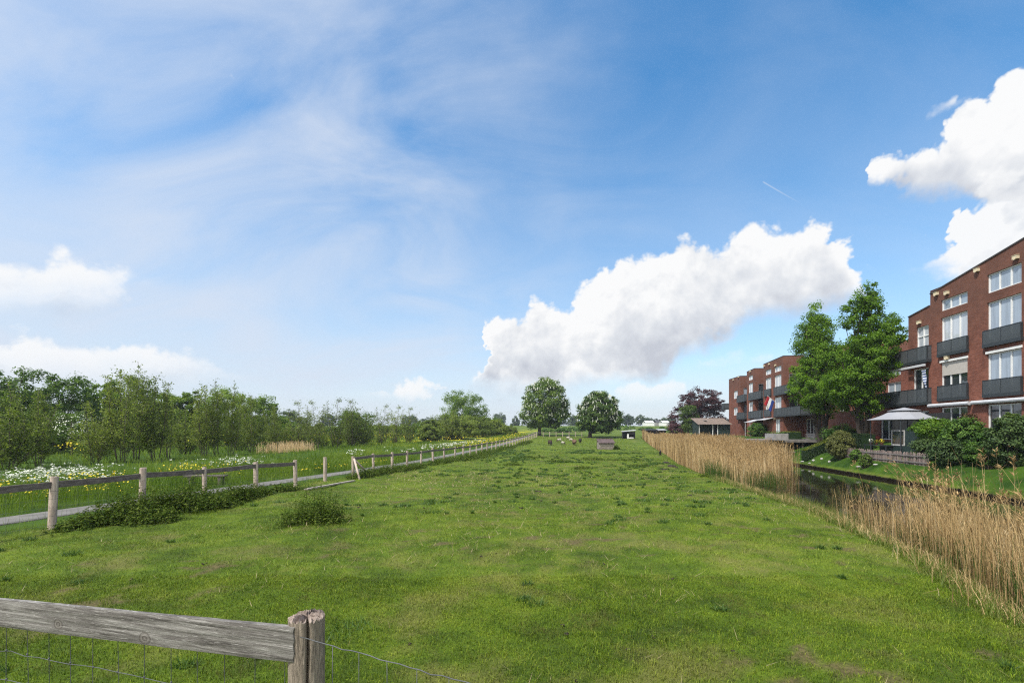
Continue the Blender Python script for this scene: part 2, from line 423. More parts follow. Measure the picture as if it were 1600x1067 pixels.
SC.view_settings.view_transform = 'Standard'; SC.view_settings.look = 'None'
SC.view_settings.exposure = EXPO; SC.view_settings.gamma = 1
SC.cycles.use_denoising = False; SC.cycles.filter_width = 1.2
SC.cycles.max_bounces = 6; SC.cycles.diffuse_bounces = 3; SC.cycles.glossy_bounces = 3
SC.cycles.transmission_bounces = 4; SC.cycles.transparent_max_bounces = 8
# ---------------------------------------------------------------- terrain
def zbase(Y):
    return np.interp(Y, [-50, 4, 11, 20, 30, 43, 65, 78, 92, 118, 150, 185, 225, 280, 340, 3000],
                        [-2.25, -2.28, -2.3, -2.45, -2.62, -2.75, -2.62, -2.48, -2.2, -1.35, -.75, .1, 2.0, 2.6, 2.2, 2.0])
def ubank(Y):
    return np.interp(Y, [-30, 6, 9, 15, 22, 30, 40, 58, 115, 140], [4.6, 4.7, 5.6, 6.2, 6.1, 6.4, 6.7, 8.2, 12, 13])
ZW = -3.08
UFAR = 18.3
def lawn(u):
    return np.interp(u, [18.3, 18.45, 19.8, 21, 23, 24.6, 60], [-3.3, -2.86, -2.05, -1.65, -1.15, -.95, -.9])
U_PATH0, U_PATH1 = -15.65, -14.4
def ground_z(u, Y, micro=True):
    u = np.asarray(u, float); Y = np.asarray(Y, float)
    zb = zbase(Y); z = zb.copy() if isinstance(zb, np.ndarray) else np.array(zb)
    # meadow beyond the path keeps its level where the paddock dips
    wm = sst(-16, -24, u) * (1 - sst(70, 100, Y))
    z = z + (np.maximum(z, -2.22) - z) * wm
    if micro:
        x = X(u, Y)
        far = 1 - sst(40, 90, Y)
        a = (fbm(x * .45, Y * .45, 3, 4) - .5) * .20 * far + (fbm(x * 2.3, Y * 2.3, 9, 3) - .5) * .05 * far
        keep = 1 - np.clip(1 - np.abs(u - (U_PATH0 + U_PATH1) / 2) / 1.6, 0, 1) ** .3 * 1.0
        keep = np.where((u > U_PATH0 - .3) & (u < U_PATH1 + .3), 0, 1)
        z = z + a * keep
        z = z + (fbm(x * .012, Y * .012, 21, 3) - .5) * 2.4 * sst(200, 420, Y)
    ub = ubank(Y); wd = 1 - sst(112, 124, Y)
    f = sst(0, 2.9, u - ub)
    zd = z * (1 - f) + (-3.55) * f
    zr = lawn(u)
    if micro: zr = zr + (fbm(X(u, Y) * .7, Y * .7, 5, 3) - .5) * .08 * sst(18.6, 19.6, u)
    zd = np.where(u > UFAR - .02, zr, zd)
    wr = np.where(u > UFAR, 1 - sst(100, 150, Y), wd)
    return z * (1 - wr) + zd * wr

def gz(u, Y): return float(ground_z(np.array([u]), np.array([Y]))[0])
def P(u, Y, dz=0.): return (X(u, Y), Y, gz(u, Y) + dz)

ul = list(np.arange(-24, 24.01, .16)); ul += [U_PATH0, U_PATH1, 18.29, 18.31, 18.46]
s = .2; v = 24.
while v < 2600: s *= 1.16; v += s; ul += [v, -v]
ul = np.unique(np.round(ul, 4))
yl = []; v = -14.
while v < 3200:
    yl.append(v)
    v += .35 if v < 1 else max(.10, .012 * v) if v < 150 else .03 * v
yl = np.array(yl)
UU, YY = np.meshgrid(ul, yl)
ZZ = ground_z(UU, YY)
V = np.stack([X(UU, YY), YY, ZZ], -1).reshape(-1, 3)
nu, ny = len(ul), len(yl)
i = np.arange(ny - 1)[:, None] * nu + np.arange(nu - 1)[None, :]
F = np.stack([i, i + 1, i + nu + 1, i + nu], -1).reshape(-1, 4)
g = MB().add(V, F)

# shared noise for turf colour: the blades and the soil use the same patches
def turf_nodes(nt):
    ge = N(nt, 'NewGeometry'); pos = ge.outputs['Position']
    a = N(nt, 'TexNoise', i_Scale=.30, i_Detail=5.0, i_Roughness=.6); L(nt, pos, a.inputs['Vector'])
    b = N(nt, 'TexNoise', i_Scale=1.7, i_Detail=5.0, i_Roughness=.65); L(nt, pos, b.inputs['Vector'])
    c = N(nt, 'TexNoise', i_Scale=.75, i_Detail=6.0, i_Roughness=.62); 
    of = N(nt, 'VectorMath', operation='ADD'); L(nt, pos, of.inputs[0]); of.inputs[1].default_value = (31, 7, 0); L(nt, of.outputs[0], c.inputs['Vector'])
    return pos, a.outputs[0], b.outputs[0], c.outputs[0]

G_DARK, G_MID, G_LIT, G_DRY = (.040, .086, .003), (.118, .190, .007), (.200, .260, .018), (.29, .25, .08)
m, nt = newmat('turf_soil')
pos, na, nb_, nc = turf_nodes(nt)
f = math_(nt, 'ADD', math_(nt, 'MULTIPLY', na, .5), math_(nt, 'MULTIPLY', nb_, .5))
col = ramp(nt, f, [(.36, (.034, .060, .006)), (.5, (.080, .132, .008)), (.62, (.135, .185, .016))])
fn = N(nt, 'TexNoise', i_Scale=22.0, i_Detail=6.0, i_Roughness=.7); L(nt, pos, fn.inputs['Vector'])
col = mixc(nt, math_(nt, 'MULTIPLY', math_(nt, 'SUBTRACT', .62, fn.outputs[0]), 1.6, clamp=True), col, (.03, .045, .010))
dry = N(nt, 'MapRange', i_1=.52, i_2=.64); L(nt, nc, dry.inputs[0])
col = mixc(nt, math_(nt, 'MULTIPLY', dry.outputs[0], .45), col, (.17, .14, .055))
at = N(nt, 'Attribute', attribute_name='zone'); sp = N(nt, 'SeparateColor'); L(nt, at.outputs['Color'], sp.inputs[0])
wz = N(nt, 'TexNoise', i_Scale=.9, i_Detail=4.0); L(nt, pos, wz.inputs['Vector'])
lush = ramp(nt, wz.outputs[0], [(.38, (.015, .042, .003)), (.62, (.042, .088, .006))])
col = mixc(nt, sp.outputs[1], col, lush)
mud = ramp(nt, wz.outputs[0], [(.35, (.022, .019, .012)), (.65, (.055, .05, .025))])
col = mixc(nt, sp.outputs[0], col, mud)
rz = N(nt, 'TexNoise', i_Scale=.16, i_Detail=6.0, i_Roughness=.7); L(nt, pos, rz.inputs['Vector'])
rmk = N(nt, 'MapRange', i_1=.49, i_2=.60); L(nt, rz.outputs[0], rmk.inputs[0])
col = mixc(nt, math_(nt, 'MULTIPLY', sp.outputs[2], rmk.outputs[0]), col, (.42, .40, .015))
ab = N(nt, 'Attribute', attribute_name='bare'); col = mixc(nt, ab.outputs['Fac'], col, ramp(nt, fn.outputs[0], [(.35, (.05, .038, .018)), (.65, (.15, .115, .055))]))
p = N(nt, 'BsdfPrincipled', i_Roughness=.9); p.inputs['Specular IOR Level'].default_value = .15
bm_ = N(nt, 'Bump', i_Strength=.7, i_Distance=.05); L(nt, fn.outputs[0], bm_.inputs['Height'])
L(nt, col, p.inputs['Base Color']); L(nt, bm_.outputs[0], p.inputs['Normal']); out_(nt, p.outputs[0])
M['turf'] = m
go = g.build('ground', M['turf'], smooth=True); tag(go, 'grassy ground of the paddock, ditch banks and fields', 'ground', kind='structure')
xg = X(UU, YY)
mud_ = sst(1.4, 2.4, UU - ubank(YY)) * (UU < 18.44) * (1 - sst(108, 122, YY))
lush_ = np.clip(sst(18.4, 18.7, UU) * (1 - sst(110, 150, YY)) + sst(-12.6, -13.2, UU) * .8 * (1 - sst(60, 130, YY)), 0, 1)
rape_ = sst(-17, -19, UU) * sst(62, 80, YY) * (1 - sst(170, 200, YY)) * .9 + sst(-11, -13, UU) * (UU > -17) * sst(76, 86, YY) * (1 - sst(120, 135, YY)) * .6
z4 = np.stack([mud_, lush_, rape_, np.ones_like(rape_)], -1).reshape(-1, 4).astype(np.float32)
at = go.data.attributes.new('zone', 'FLOAT_COLOR', 'POINT'); at.data.foreach_set('color', z4.ravel())

# cycle path: a sheet a few mm above the flattened ground
ys = yl[(yl > 0) & (yl < 128)]
us = np.array([U_PATH0 + .02, U_PATH0 + .7, U_PATH0 + 1.4, U_PATH1 - .02])
pu, py_ = np.meshgrid(us, ys); pz = ground_z(pu, py_) + .008
pb = MB(); k = np.arange(len(ys) - 1)[:, None] * 4 + np.arange(3)[None, :]
pb.add(np.stack([X(pu, py_), py_, pz], -1).reshape(-1, 3), np.stack([k, k + 1, k + 5, k + 4], -1).reshape(-1, 4))
M['path'] = plain('worn_asphalt', (.135, .128, .118), .9, var=.18, scale=2.2, bump=.25, bscale=50)
tag(pb.build('path', M['path']), 'grey asphalt footpath beyond the paddock fence', 'path', kind='structure')

# ditch water
m, nt = newmat('ditch_water')
ge = N(nt, 'NewGeometry'); mp = N(nt, 'Mapping'); mp.inputs['Scale'].default_value = (1, .5, 1); L(nt, ge.outputs['Position'], mp.inputs[0])
n1 = N(nt, 'TexNoise', i_Scale=2.2, i_Detail=3.0); L(nt, mp.outputs[0], n1.inputs['Vector'])
b = N(nt, 'Bump', i_Strength=.10, i_Distance=.05); L(nt, n1.outputs[0], b.inputs['Height'])
p = N(nt, 'BsdfPrincipled', i_Roughness=.04, i_IOR=1.33); p.inputs['Base Color'].default_value = (.014, .012, .007, 1)
L(nt, b.outputs[0], p.inputs['Normal']); out_(nt, p.outputs[0]); M['water'] = m
ys = np.array([-12, 0, 10, 20, 40, 60, 80, 100, 119.])
wb = MB(); V = []; 
for y in ys: V += [(X(float(ubank(y)) + 1.2, y), y, ZW), (X(18.6, y), y, ZW)]
wb.add(V, np.array([[2*q, 2*q+1, 2*q+3, 2*q+2] for q in range(len(ys) - 1)]))
tag(wb.build('water', M['water']), 'dark still water in the ditch', 'water', kind='structure')

# ---------------------------------------------------------------- blades
def blades(x, y, z, h, w, lean, seg=1, tint=None, tipbend=1.0):
    """grass blades as narrow triangles (seg 1) or bent strips (seg 2)"""
    n = len(x); th = rng.uniform(0, 2 * pi, n); ph = rng.uniform(0, 2 * pi, n)
    dx, dy = np.cos(th) * w / 2, np.sin(th) * w / 2
    lx, ly = np.cos(ph) * lean * h, np.sin(ph) * lean * h
    t = rng.uniform(0, 1, n) if tint is None else tint
    b0 = np.stack([x - dx, y - dy, z - .01], -1); b1 = np.stack([x + dx, y + dy, z - .01], -1)
    tip = np.stack([x + lx, y + ly, z + h * np.sqrt(np.maximum(.05, 1 - lean ** 2 * .6))], -1)
    if seg == 1:
        V = np.stack([b0, b1, tip], 1).reshape(-1, 3); F = np.arange(3 * n).reshape(n, 3)
        return V, F, np.repeat(t, 3)
    mx = np.stack([x + lx * .3, y + ly * .3, z + h * .6], -1); dd = np.stack([dx, dy, 0 * dx], -1) * .8
    V = np.stack([b0, b1, mx + dd, mx - dd, tip], 1).reshape(-1, 3)
    k = np.arange(n)[:, None] * 5
    F = np.concatenate([np.stack([k, k + 1, k + 2], -1).reshape(-1, 3), np.stack([k, k + 2, k + 3], -1).reshape(-1, 3), np.stack([k + 3, k + 2, k + 4], -1).reshape(-1, 3)])
    return V, F, np.repeat(t, 5)

def scatter(n, u0, u1, y0, y1, fr=1.12, mg=1.5):
    """random ground positions inside the part of the place the photo takes in, plus a margin"""
    y = np.sqrt(rng.uniform(y0 ** 2, y1 ** 2, n)); half = y * 1.081 * fr + mg
    x = rng.uniform(-1, 1, n) * half; u = x - SL * y
    k = (u > u0) & (u < u1)
    return u[k], y[k]

m, nt = newmat('pasture_blades')
pos, na, nb_, nc = turf_nodes(nt)
at = N(nt, 'Attribute', attribute_name='tint')
f = math_(nt, 'ADD', math_(nt, 'MULTIPLY', na, .26), math_(nt, 'MULTIPLY', nb_, .50))
f = math_(nt, 'ADD', f, math_(nt, 'MULTIPLY', at.outputs['Fac'], .24))
col = ramp(nt, f, [(.37, G_DARK), (.49, G_MID), (.62, G_LIT)])
dry = N(nt, 'MapRange', i_1=.46, i_2=.66); L(nt, math_(nt, 'ADD', math_(nt, 'MULTIPLY', nc, .8), math_(nt, 'MULTIPLY', math_(nt, 'FRACT', math_(nt, 'MULTIPLY', at.outputs['Fac'], 7.3)), .2)), dry.inputs[0])
vv = N(nt, 'MapRange', i_1=0., i_2=1., i_3=.55, i_4=1.5); L(nt, math_(nt, 'FRACT', math_(nt, 'MULTIPLY', at.outputs['Fac'], 13.7)), vv.inputs[0])
cs = N(nt, 'CombineColor'); [L(nt, vv.outputs[0], cs.inputs[q]) for q in range(3)]
col = mixc(nt, math_(nt, 'MULTIPLY', dry.outputs[0], .42), col, G_DRY); col = mixc(nt, 1.0, col, cs.outputs[0], 'MULTIPLY')
br = N(nt, 'MapRange', i_1=.40, i_2=.33); L(nt, nc, br.inputs[0]); col = mixc(nt, math_(nt, 'MULTIPLY', br.outputs[0], .5), col, (.14, .10, .05))
p = N(nt, 'BsdfPrincipled', i_Roughness=.55); p.inputs['Specular IOR Level'].default_value = .25; L(nt, col, p.inputs['Base Color'])
t = N(nt, 'BsdfTranslucent'); L(nt, col, t.inputs[0]); mx = N(nt, 'MixShader'); mx.inputs[0].default_value = .3
L(nt, p.outputs[0], mx.inputs[1]); L(nt, t.outputs[0], mx.inputs[2]); out_(nt, mx.outputs[0])
M['blades'] = m
pg = MB()
def bare(u, y):                                     # trodden spots of bare soil
    x = X(u, y); return sst(.70, .76, fbm(x * 2.3, y * 2.3, 33, 3)) * sst(.42, .55, vnoise(x * .3, y * .3, 34)) * .85 * sst(-12, -10.5, u) * (1 - sst(45, 70, y))
at = go.data.attributes.new('bare', 'FLOAT', 'POINT'); at.data.foreach_set('value', (bare(UU, YY) * (UU < ubank(YY))).ravel().astype(np.float32))
def pasture(n, y0, y1, h0, h1, w0, w1, seg):
    u, y = scatter(n, -13.4, 8.2, y0, y1)
    k = u < ubank(y) + .9
    u, y = u[k], y[k]; k = rng.uniform(0, 1, len(u)) > bare(u, y) * .9; u, y = u[k], y[k]; x = X(u, y)
    gr = fbm(x * .8, y * .8, 44, 3)                    # some patches grazed shorter
    h = rng.uniform(h0, h1, len(u)) * (.45 + .9 * gr) * (.6 + .9 * fbm(x * 5, y * 5, 46, 2))
    pg.add(*blades(x, y, ground_z(u, y), h, rng.uniform(w0, w1, len(u)), rng.uniform(.45, 1.15, len(u)), seg))
pasture(240000, 2.2, 7.5, .024, .058, .0035, .007, 2)
pasture(240000, 7.5, 14, .028, .062, .006, .012, 1)
pasture(220000, 14, 28, .035, .07, .012, .024, 1)
pasture(180000, 28, 60, .05, .09, .028, .06, 1)
pasture(70000, 60, 118, .08, .14, .08, .16, 1)
tag(pg.build('pasture_grass', M['blades']), 'short grazed pasture grass covering the paddock', 'grass', kind='stuff')

# darker tussocks and rosettes left by the animals
M['tuft'] = leafmat('tussock_blades', (.026, .064, .012), (.056, .115, .020), (.105, .175, .034), .25, objvar=0)
tf = MB()
nt_ = 0
while nt_ < 420:
    u, y = scatter(1, -12, 6, 4, 62)
    if len(u) == 0: continue
    u, y = u[0], y[0]
    if vnoise(X(u, y) * .22, y * .22, 55) + rng.normal(0, .1) < .5: continue
    nt_ += 1; r = .055 * rng.lognormal(0, .65) * (1 + y / 38); n = int(70 + 900 * r * r)
    a = rng.uniform(0, 2 * pi, n); q = np.sqrt(rng.uniform(0, 1, n)) * r
    uu, yy = u + np.cos(a) * q * 1.5, y + np.sin(a) * q
    tf.add(*blades(X(uu, yy), yy, ground_z(uu, yy), rng.uniform(.03, .11, n) * (1 + y / 60), np.full(n, .012 + y * .0011), rng.uniform(.3, 1.2, n), 1))
tag(tf.build('tussocks', M['tuft']), 'darker ungrazed tussocks scattered over the paddock', 'tussocks', kind='stuff')

# pale dead straw lying through the turf
sw = MB(); M['straw'] = leafmat('dead_straw', (.16, .12, .05), (.30, .24, .12), (.44, .37, .22), .2, objvar=0)
u, y = scatter(34000, -12, 7.5, 2.4, 30); k = fbm(X(u, y) * .55, y * .55, 77, 4) + rng.normal(0, .07, len(u)) > .53; u, y = u[k], y[k]
k = u < ubank(y) + .9; u, y = u[k], y[k]; n = len(u)
sw.add(*blades(X(u, y), y, ground_z(u, y) + .012, rng.uniform(.05, .16, n), .003 + y * .0007, rng.uniform(.8, 1.25, n), 1))
tag(sw.build('dead_straw', M['straw']), 'pale dead straw lying through the near pasture grass', 'straw', kind='stuff')

# tall lush verge on both sides of the path
M['verge'] = leafmat('verge_grass_blades', (.045, .092, .006), (.118, .195, .013), (.215, .280, .034), .35, objvar=0)
vg = MB()
def verge(n, u0, u1, y0, y1, h0, h1, w, seg=1):
    u, y = scatter(n, u0, u1, y0, y1)
    x = X(u, y); t = np.clip(fbm(x * .35, y * .35, 61, 3) * 1.3 - .15 + rng.normal(0, .16, len(u)), 0, 1)
    edge = sst(0, 1.2, np.minimum(u - u0, u1 - u) + .25)
    vg.add(*blades(x, y, ground_z(u, y), rng.uniform(h0, h1, len(u)) * (.45 + .8 * fbm(x * .5, y * .5, 62, 3)) * (.35 + .65 * edge), w * (1 + y / 30), rng.uniform(.1, .55, len(u)), seg, t))
verge(190000, -21.5, -15.68, 8, 45, .55, 1.05, .009, 2)
verge(160000, -22, -15.68, 45, 125, .55, 1.0, .014)
verge(90000, -34, -21.5, 14, 90, .25, .6, .02)
verge(90000, -70, -34, 20, 120, .3, .6, .035)
verge(120000, -14.45, -12.4, 8, 70, .14, .50, .008)
lawn_from = vg.n
verge(70000, 18.5, 20.5, 16, 62, .06, .16, .010)
verge(60000, 20.2, 24, 16, 62, .05, .11, .012)
for q in (-1, -2): vg.T[q] = vg.T[q] * .45
tag(vg.build('verge_grass', M['verge']), 'tall lush verge grass along the path and on the garden bank', 'grass', kind='stuff')
# ---------------------------------------------------------------- leaves, trees
def unit(v): return v / np.maximum(1e-9, np.linalg.norm(v, axis=-1, keepdims=True))

def leaves(mb, C, Nn, size, aspect=.6, tint=None):
    n = len(C); Nn = unit(Nn)
    R = rng.normal(size=(n, 3)); T = unit(np.cross(Nn, R)); B = np.cross(Nn, T)
    s = np.broadcast_to(size, (n,))[:, None]
    bend = Nn * s * .12
    V = np.stack([C - T * s * .5, C + B * s * aspect * .5 + bend, C + T * s * .5, C - B * s * aspect * .5 + bend], 1).reshape(-1, 3)
    mb.add(V, np.arange(4 * n).reshape(n, 4), np.repeat(rng.uniform(0, 1, n) if tint is None else tint, 4))

def pick_ell(ells, n, inner=.5):
    ells = np.array(ells, float); w = (ells[:, 3] * ells[:, 4] * ells[:, 5]) ** .67; w /= w.sum()
    k = rng.choice(len(ells), n, p=w); d = unit(rng.normal(size=(n, 3)))
    r = 1 - (1 - inner) * rng.uniform(0, 1, n) ** 1.7
    return ells[k, :3] + d * ells[k, 3:6] * r[:, None], d

def crown(ells, nclump, nleaf, rc, leaf, flat=.75, inner=.45, aspect=.62, extra=None, clump_tint=.35):
    mb = MB(); C, D = pick_ell(ells, nclump, inner)
    if extra is not None: C = np.concatenate([C, extra]); D = np.concatenate([D, unit(rng.normal(size=extra.shape))])
    rr = rc * rng.uniform(.55, 1.35, len(C)); k = np.repeat(np.arange(len(C)), nleaf); n = len(k)
    o = unit(rng.normal(size=(n, 3))) * (rng.uniform(0, 1, n) ** .5)[:, None] * rr[k][:, None] * np.array((1, 1, flat))
    pos = C[k] + o
    nn = unit(o) * .5 + D[k] * .35 + np.array((0, 0, .55)) + rng.normal(size=(n, 3)) * .5
    ct = rng.uniform(0, 1, len(C))
    t = np.clip(ct[k] * clump_tint + rng.uniform(0, 1, n) * (1 - clump_tint), 0, 1)
    leaves(mb, pos, nn, leaf * rng.uniform(.65, 1.3, n), aspect, t)
    return mb, C

def limb(mb, p, q, r0, r1, sag=.12, n=5, seg=6):
    p = np.array(p, float); q = np.array(q, float); t = np.linspace(0, 1, n)[:, None]
    m = (p + q) / 2 + np.array((0, 0, -sag * np.linalg.norm(q - p))) + rng.normal(size=3) * .05 * np.linalg.norm(q - p)
    P_ = (1 - t) ** 2 * p + 2 * t * (1 - t) * m + t ** 2 * q
    mb.tube(P_, np.linspace(r0, r1, n), seg)

def trunk(C, H, fork, r, nb=26, stems=((0, 0),), seg=8):
    """tapered trunk(s) with limbs reaching into the crown's clumps"""
    mb = MB()
    tops = []
    for sx, sy in stems:
        top = np.array((sx, sy, H * .82)); P_ = np.array([(sx * .15, sy * .15, -.3), (sx * .2, sy * .2, fork * .3), (sx * .5, sy * .5, fork), (sx * .8 + rng.normal() * .1, sy * .8, (fork + H * .82) / 2), top])
        mb.tube(P_, np.array([1.35, 1.05, .85, .5, .12]) * r / (len(stems) ** .5), seg); tops.append(P_)
    sel = rng.choice(len(C), min(nb, len(C)), replace=False)
    for c in C[sel]:
        P_ = tops[int(np.argmin([hypot(c[0] - t_[-1][0], c[1] - t_[-1][1]) for t_ in tops]))]
        z0 = np.clip(c[2] * rng.uniform(.35, .75), fork * .7, H * .75)
        b = np.array([np.interp(z0, P_[:, 2], P_[:, a]) for a in range(3)])
        limb(mb, b, c, r * .32 * (1 - z0 / H * .6) / (len(stems) ** .3), r * .05, .10)
    return mb

LM = {
 'chestnut': leafmat('chestnut_leaves', (.026, .064, .008), (.080, .145, .015), (.19, .265, .036), .4),
 'lime': leafmat('hornbeam_leaves', (.042, .098, .004), (.112, .222, .010), (.21, .335, .024), .45),
 'dense': leafmat('dense_leaves', (.036, .082, .008), (.098, .180, .016), (.20, .28, .034), .42, objvar=.4),
 'alder': leafmat('alder_leaves', (.058, .092, .012), (.150, .210, .030), (.26, .31, .060), .45, objvar=.35),
 'copper': leafmat('copper_leaves', (.020, .008, .011), (.062, .022, .028), (.135, .052, .056), .3),
 'fresh': leafmat('fresh_leaves', (.030, .070, .008), (.085, .140, .020), (.17, .22, .05), .4),
 'far': leafmat('distant_leaves', (.028, .055, .020), (.060, .098, .035), (.11, .15, .06), .25, objvar=.4),
 'yew': leafmat('yew_leaves', (.006, .016, .005), (.014, .034, .008), (.032, .060, .012), .1),
 'newtip': leafmat('new_growth_leaves', (.06, .085, .006), (.13, .16, .012), (.21, .22, .025), .3),
 'topiary': leafmat('golden_conifer_leaves', (.040, .050, .010), (.11, .125, .03), (.20, .21, .06), .15),
 'shrub': leafmat('shrub_leaves', (.022, .064, .009), (.062, .135, .016), (.15, .25, .034), .3),
 'shrubdark': leafmat('dark_shrub_leaves', (.018, .042, .011), (.048, .090, .020), (.105, .155, .040), .2),
 'acer': leafmat('acer_leaves', (.04, .10, .006), (.10, .20, .012), (.20, .30, .03), .4),
 'bronze': leafmat('bronze_leaves', (.035, .02, .012), (.08, .045, .022), (.13, .10, .03), .3),
 'nettle': leafmat('nettle_leaves', (.022, .046, .006), (.056, .094, .012), (.115, .150, .028), .25, rough=.85, spec=.08),
}

def tree(name, loc, label, cat, H, ells, nclump, nleaf, rc, leaf, mat, fork=2., r=.25, nb=26, stems=((0, 0),), flat=.75, inner=.45, group=None, bark='bark', rz=0, extra=None):
    t = empty(name, loc, rz, label, cat, group)
    cr, C = crown(ells, nclump, nleaf, rc, leaf, flat, inner, extra=extra)
    trunk(C, H, fork, r, nb, stems).build('trunk', M[bark], t, True)
    cr.build('crown', LM[mat], t)
    return t

# --- the two flowering horse chestnuts
def chestnut(px, base_y, Y, top_y, cx, wpx, label):
    z = hz(base_y, Y); H = hz(top_y, Y) - z; w = wpx / FPX * Y / 2; o = (cx - px) / FPX * Y
    t = empty('horse_chestnut_tree', (bear(px, Y), Y, z), 0, label, 'tree', 'flowering horse chestnuts at the end of the paddock')
    ells = [(o, 0, H * .60, w * .84, w * .84, H * .40), (o - w * .30, 0, H * .40, w * .66, w * .66, H * .26), (o + w * .34, .3, H * .42, w * .64, w * .66, H * .26),
            (o + w * .1, -w * .3, H * .34, w * .7, w * .55, H * .21), (o - w * .05, w * .1, H * .82, w * .48, w * .48, H * .19)]
    cr, C = crown(ells, 420, 75, w * .16, .40, .75, .6)
    trunk(C, H, H * .16, .42, 30).build('trunk', M['bark'], t, True)
    cr.build('crown', LM['chestnut'], t)
    fl = MB(); C2, D2 = pick_ell(ells, 900, .93)
    k = (D2[:, 2] > -.25); C2, D2 = C2[k], D2[k]
    for c in C2[:640]:
        fl.add(c + np.array([(0, .13, 0), (.11, -.07, 0), (-.11, -.07, 0), (0, 0, .62)]) * rng.uniform(.5, .95), [(0, 1, 3), (1, 2, 3), (2, 0, 3)])
    fl.build('blossom', M['flowerw'], t)
    return t
chestnut(843, 681, 118, 592, 852, 82, 'larger of two round chestnut trees with white candles, at the end of the paddock fence')
chestnut(922, 684, 108, 613, 936, 74, 'smaller brighter chestnut tree with white candles, behind the wooden shelter')

# --- pair of upright hornbeams in front of the houses
def flame(px, u, top_y, wpx, label, lean=0., twig=False):
    Y = uY(px, u); z = gz(u, Y); H = hz(top_y, Y) - z; w = wpx / FPX * Y / 2
    ells = []
    for h, k in ((.31, .78), (.40, 1.0), (.50, 1.0), (.61, .88), (.72, .80), (.83, .62), (.92, .38)):
        ells.append((lean * h + rng.normal() * w * .15, rng.normal() * w * .15, H * h, w * k * .86, w * k * .86, H * .115))
    ex = None
    if twig: ex = np.array([(w * .9, 0, H * .52), (w * 1.12, 0, H * .60), (w * 1.18, .1, H * .66), (w * .95, .2, H * .58), (w * 1.2, 0, H * .70)])
    return tree('hornbeam_tree', (X(u, Y), Y, z), label, 'tree', H, ells, 620, 95, w * .17, .155, 'lime', H * .12, .34, 60,
                ((-w * .30, .1), (w * .12, -.2), (w * .4, .2), (-.05, .3)), .8, .3, 'upright hornbeams before the brick houses', 'bark', extra=ex)
flame(1283, 22.2, 480, 95, 'shorter, broader of two bright green upright trees before the brick houses')
flame(1349, 22.2, 450, 95, 'taller pointed bright green tree beside the balconies, its side twig sticking out', .2, True)

# --- copper beech, the green tree before it, trees beyond the houses
Y = 108; z = -1.2
tree('copper_beech_tree', (bear(1092, Y), Y, z), 'dark purple copper beech behind the shed with the brown roof', 'tree', 12.2,
     [(.7, 0, 8.2, 4.5, 4, 2.8), (3.2, 0, 6.8, 2.8, 3, 2.0), (-2.2, 0, 6.2, 2.6, 3, 2.2), (1.6, 0, 3.6, 4.2, 3.4, 2.2), (-4.7, -.5, 3.4, 2.1, 2.2, 2.9), (-5.3, -.5, 1.6, 2.1, 2.2, 1.8)],
     270, 90, .85, .30, 'copper', 2.2, .4, 46, flat=.6, inner=.5)
Y = 96
tree('young_tree', (bear(1075, Y), Y, -1.3), 'light green loose young tree standing before the purple beech', 'tree', 6.6,
     [(0, 0, 4.2, 1.9, 1.9, 2.3), (.4, 0, 2.6, 2.1, 2, 1.6), (-.4, 0, 5.4, 1.0, 1, 1.0)], 120, 70, .55, .22, 'fresh', 1.4, .12, 20)
Y = 125
tree('round_tree', (bear(1132, Y), Y, -1.), 'yellow-green tree top showing between the shed roof and the brick house', 'tree', 3.6,
     [(0, 0, 2.3, 2.0, 2, 1.5)], 60, 60, .6, .3, 'fresh', .8, .14, 12)
Y = 58
tree('garden_tree', (bear(1407, Y), Y, -.9), 'small green tree top showing behind the upper balcony of the nearer house', 'tree', 11.2,
     [(0, 0, 9.4, 1.3, 1.3, 1.7), (.3, 0, 7.0, 1.6, 1.5, 1.8), (0, 0, 4.6, 1.8, 1.6, 1.6)], 110, 60, .55, .25, 'dense', 2.5, .16, 20)

# --- broad trees standing behind the row on the left
def dense(px, Y, top_y, wpx, label, mat='dense', z=-2.2, dome=.5, n=170, leaf=.24):
    H = hz(top_y, Y) - z; w = wpx / FPX * Y / 2
    ells = [(0, 0, H * (1 - dome * .72), w * .86, w * .86, H * dome * .72), (-w * .42, 0, H * .42, w * .55, w * .6, H * .30), (w * .42, 0, H * .40, w * .56, w * .6, H * .28),
            (rng.normal() * w * .2, -.3 * w, H * .26, w * .8, w * .6, H * .2), (rng.normal() * w * .25, 0, H * .78, w * .45, w * .5, H * .2)]
    return tree('broadleaf_tree', (bear(px, Y), Y, z), label, 'tree', H, ells, n, 85, max(.35, w * .2), leaf, mat, H * .18, .16 + H * .012, 22, flat=.65, group='broad trees behind the row of young alders')
dense(-40, 44, 578, 150, 'broad mid-green tree partly cut off by the left edge', 'dense')
dense(22, 46, 574, 120, 'tall leafy tree with a bright top, first full one from the left edge', 'dense')
dense(98, 50, 586, 116, 'dark green tree with feathery top behind the white-blossomed hawthorn', 'dense')
dense(168, 56, 594, 70, 'narrow dark tree between the hawthorn and the tallest alder', 'dense')
dense(205, 58, 584, 80, 'bright green rounded tree right behind the tallest alder', 'fresh')
dense(262, 60, 612, 80, 'low olive-green tree in the dip of the treeline', 'dense')
dense(300, 62, 612, 60, 'small round tree left of the twin-topped alder', 'dense')
dense(356, 66, 606, 92, 'wide dark tree behind the twin-topped alder', 'dense')
dense(412, 72, 620, 74, 'rounded green tree at the right end of the left-hand wood', 'dense')
dense(452, 130, 640, 40, 'pale far tree in the gap right of the left-hand wood', 'far', -1.2)
dense(560, 100, 640, 60, 'dark round bush-like tree behind the thin alders by the yellow field', 'dense', -2)
dense(728, 132, 610, 82, 'big round dark green tree above the willow thicket', 'dense', -1.2, .62, 230, .34)
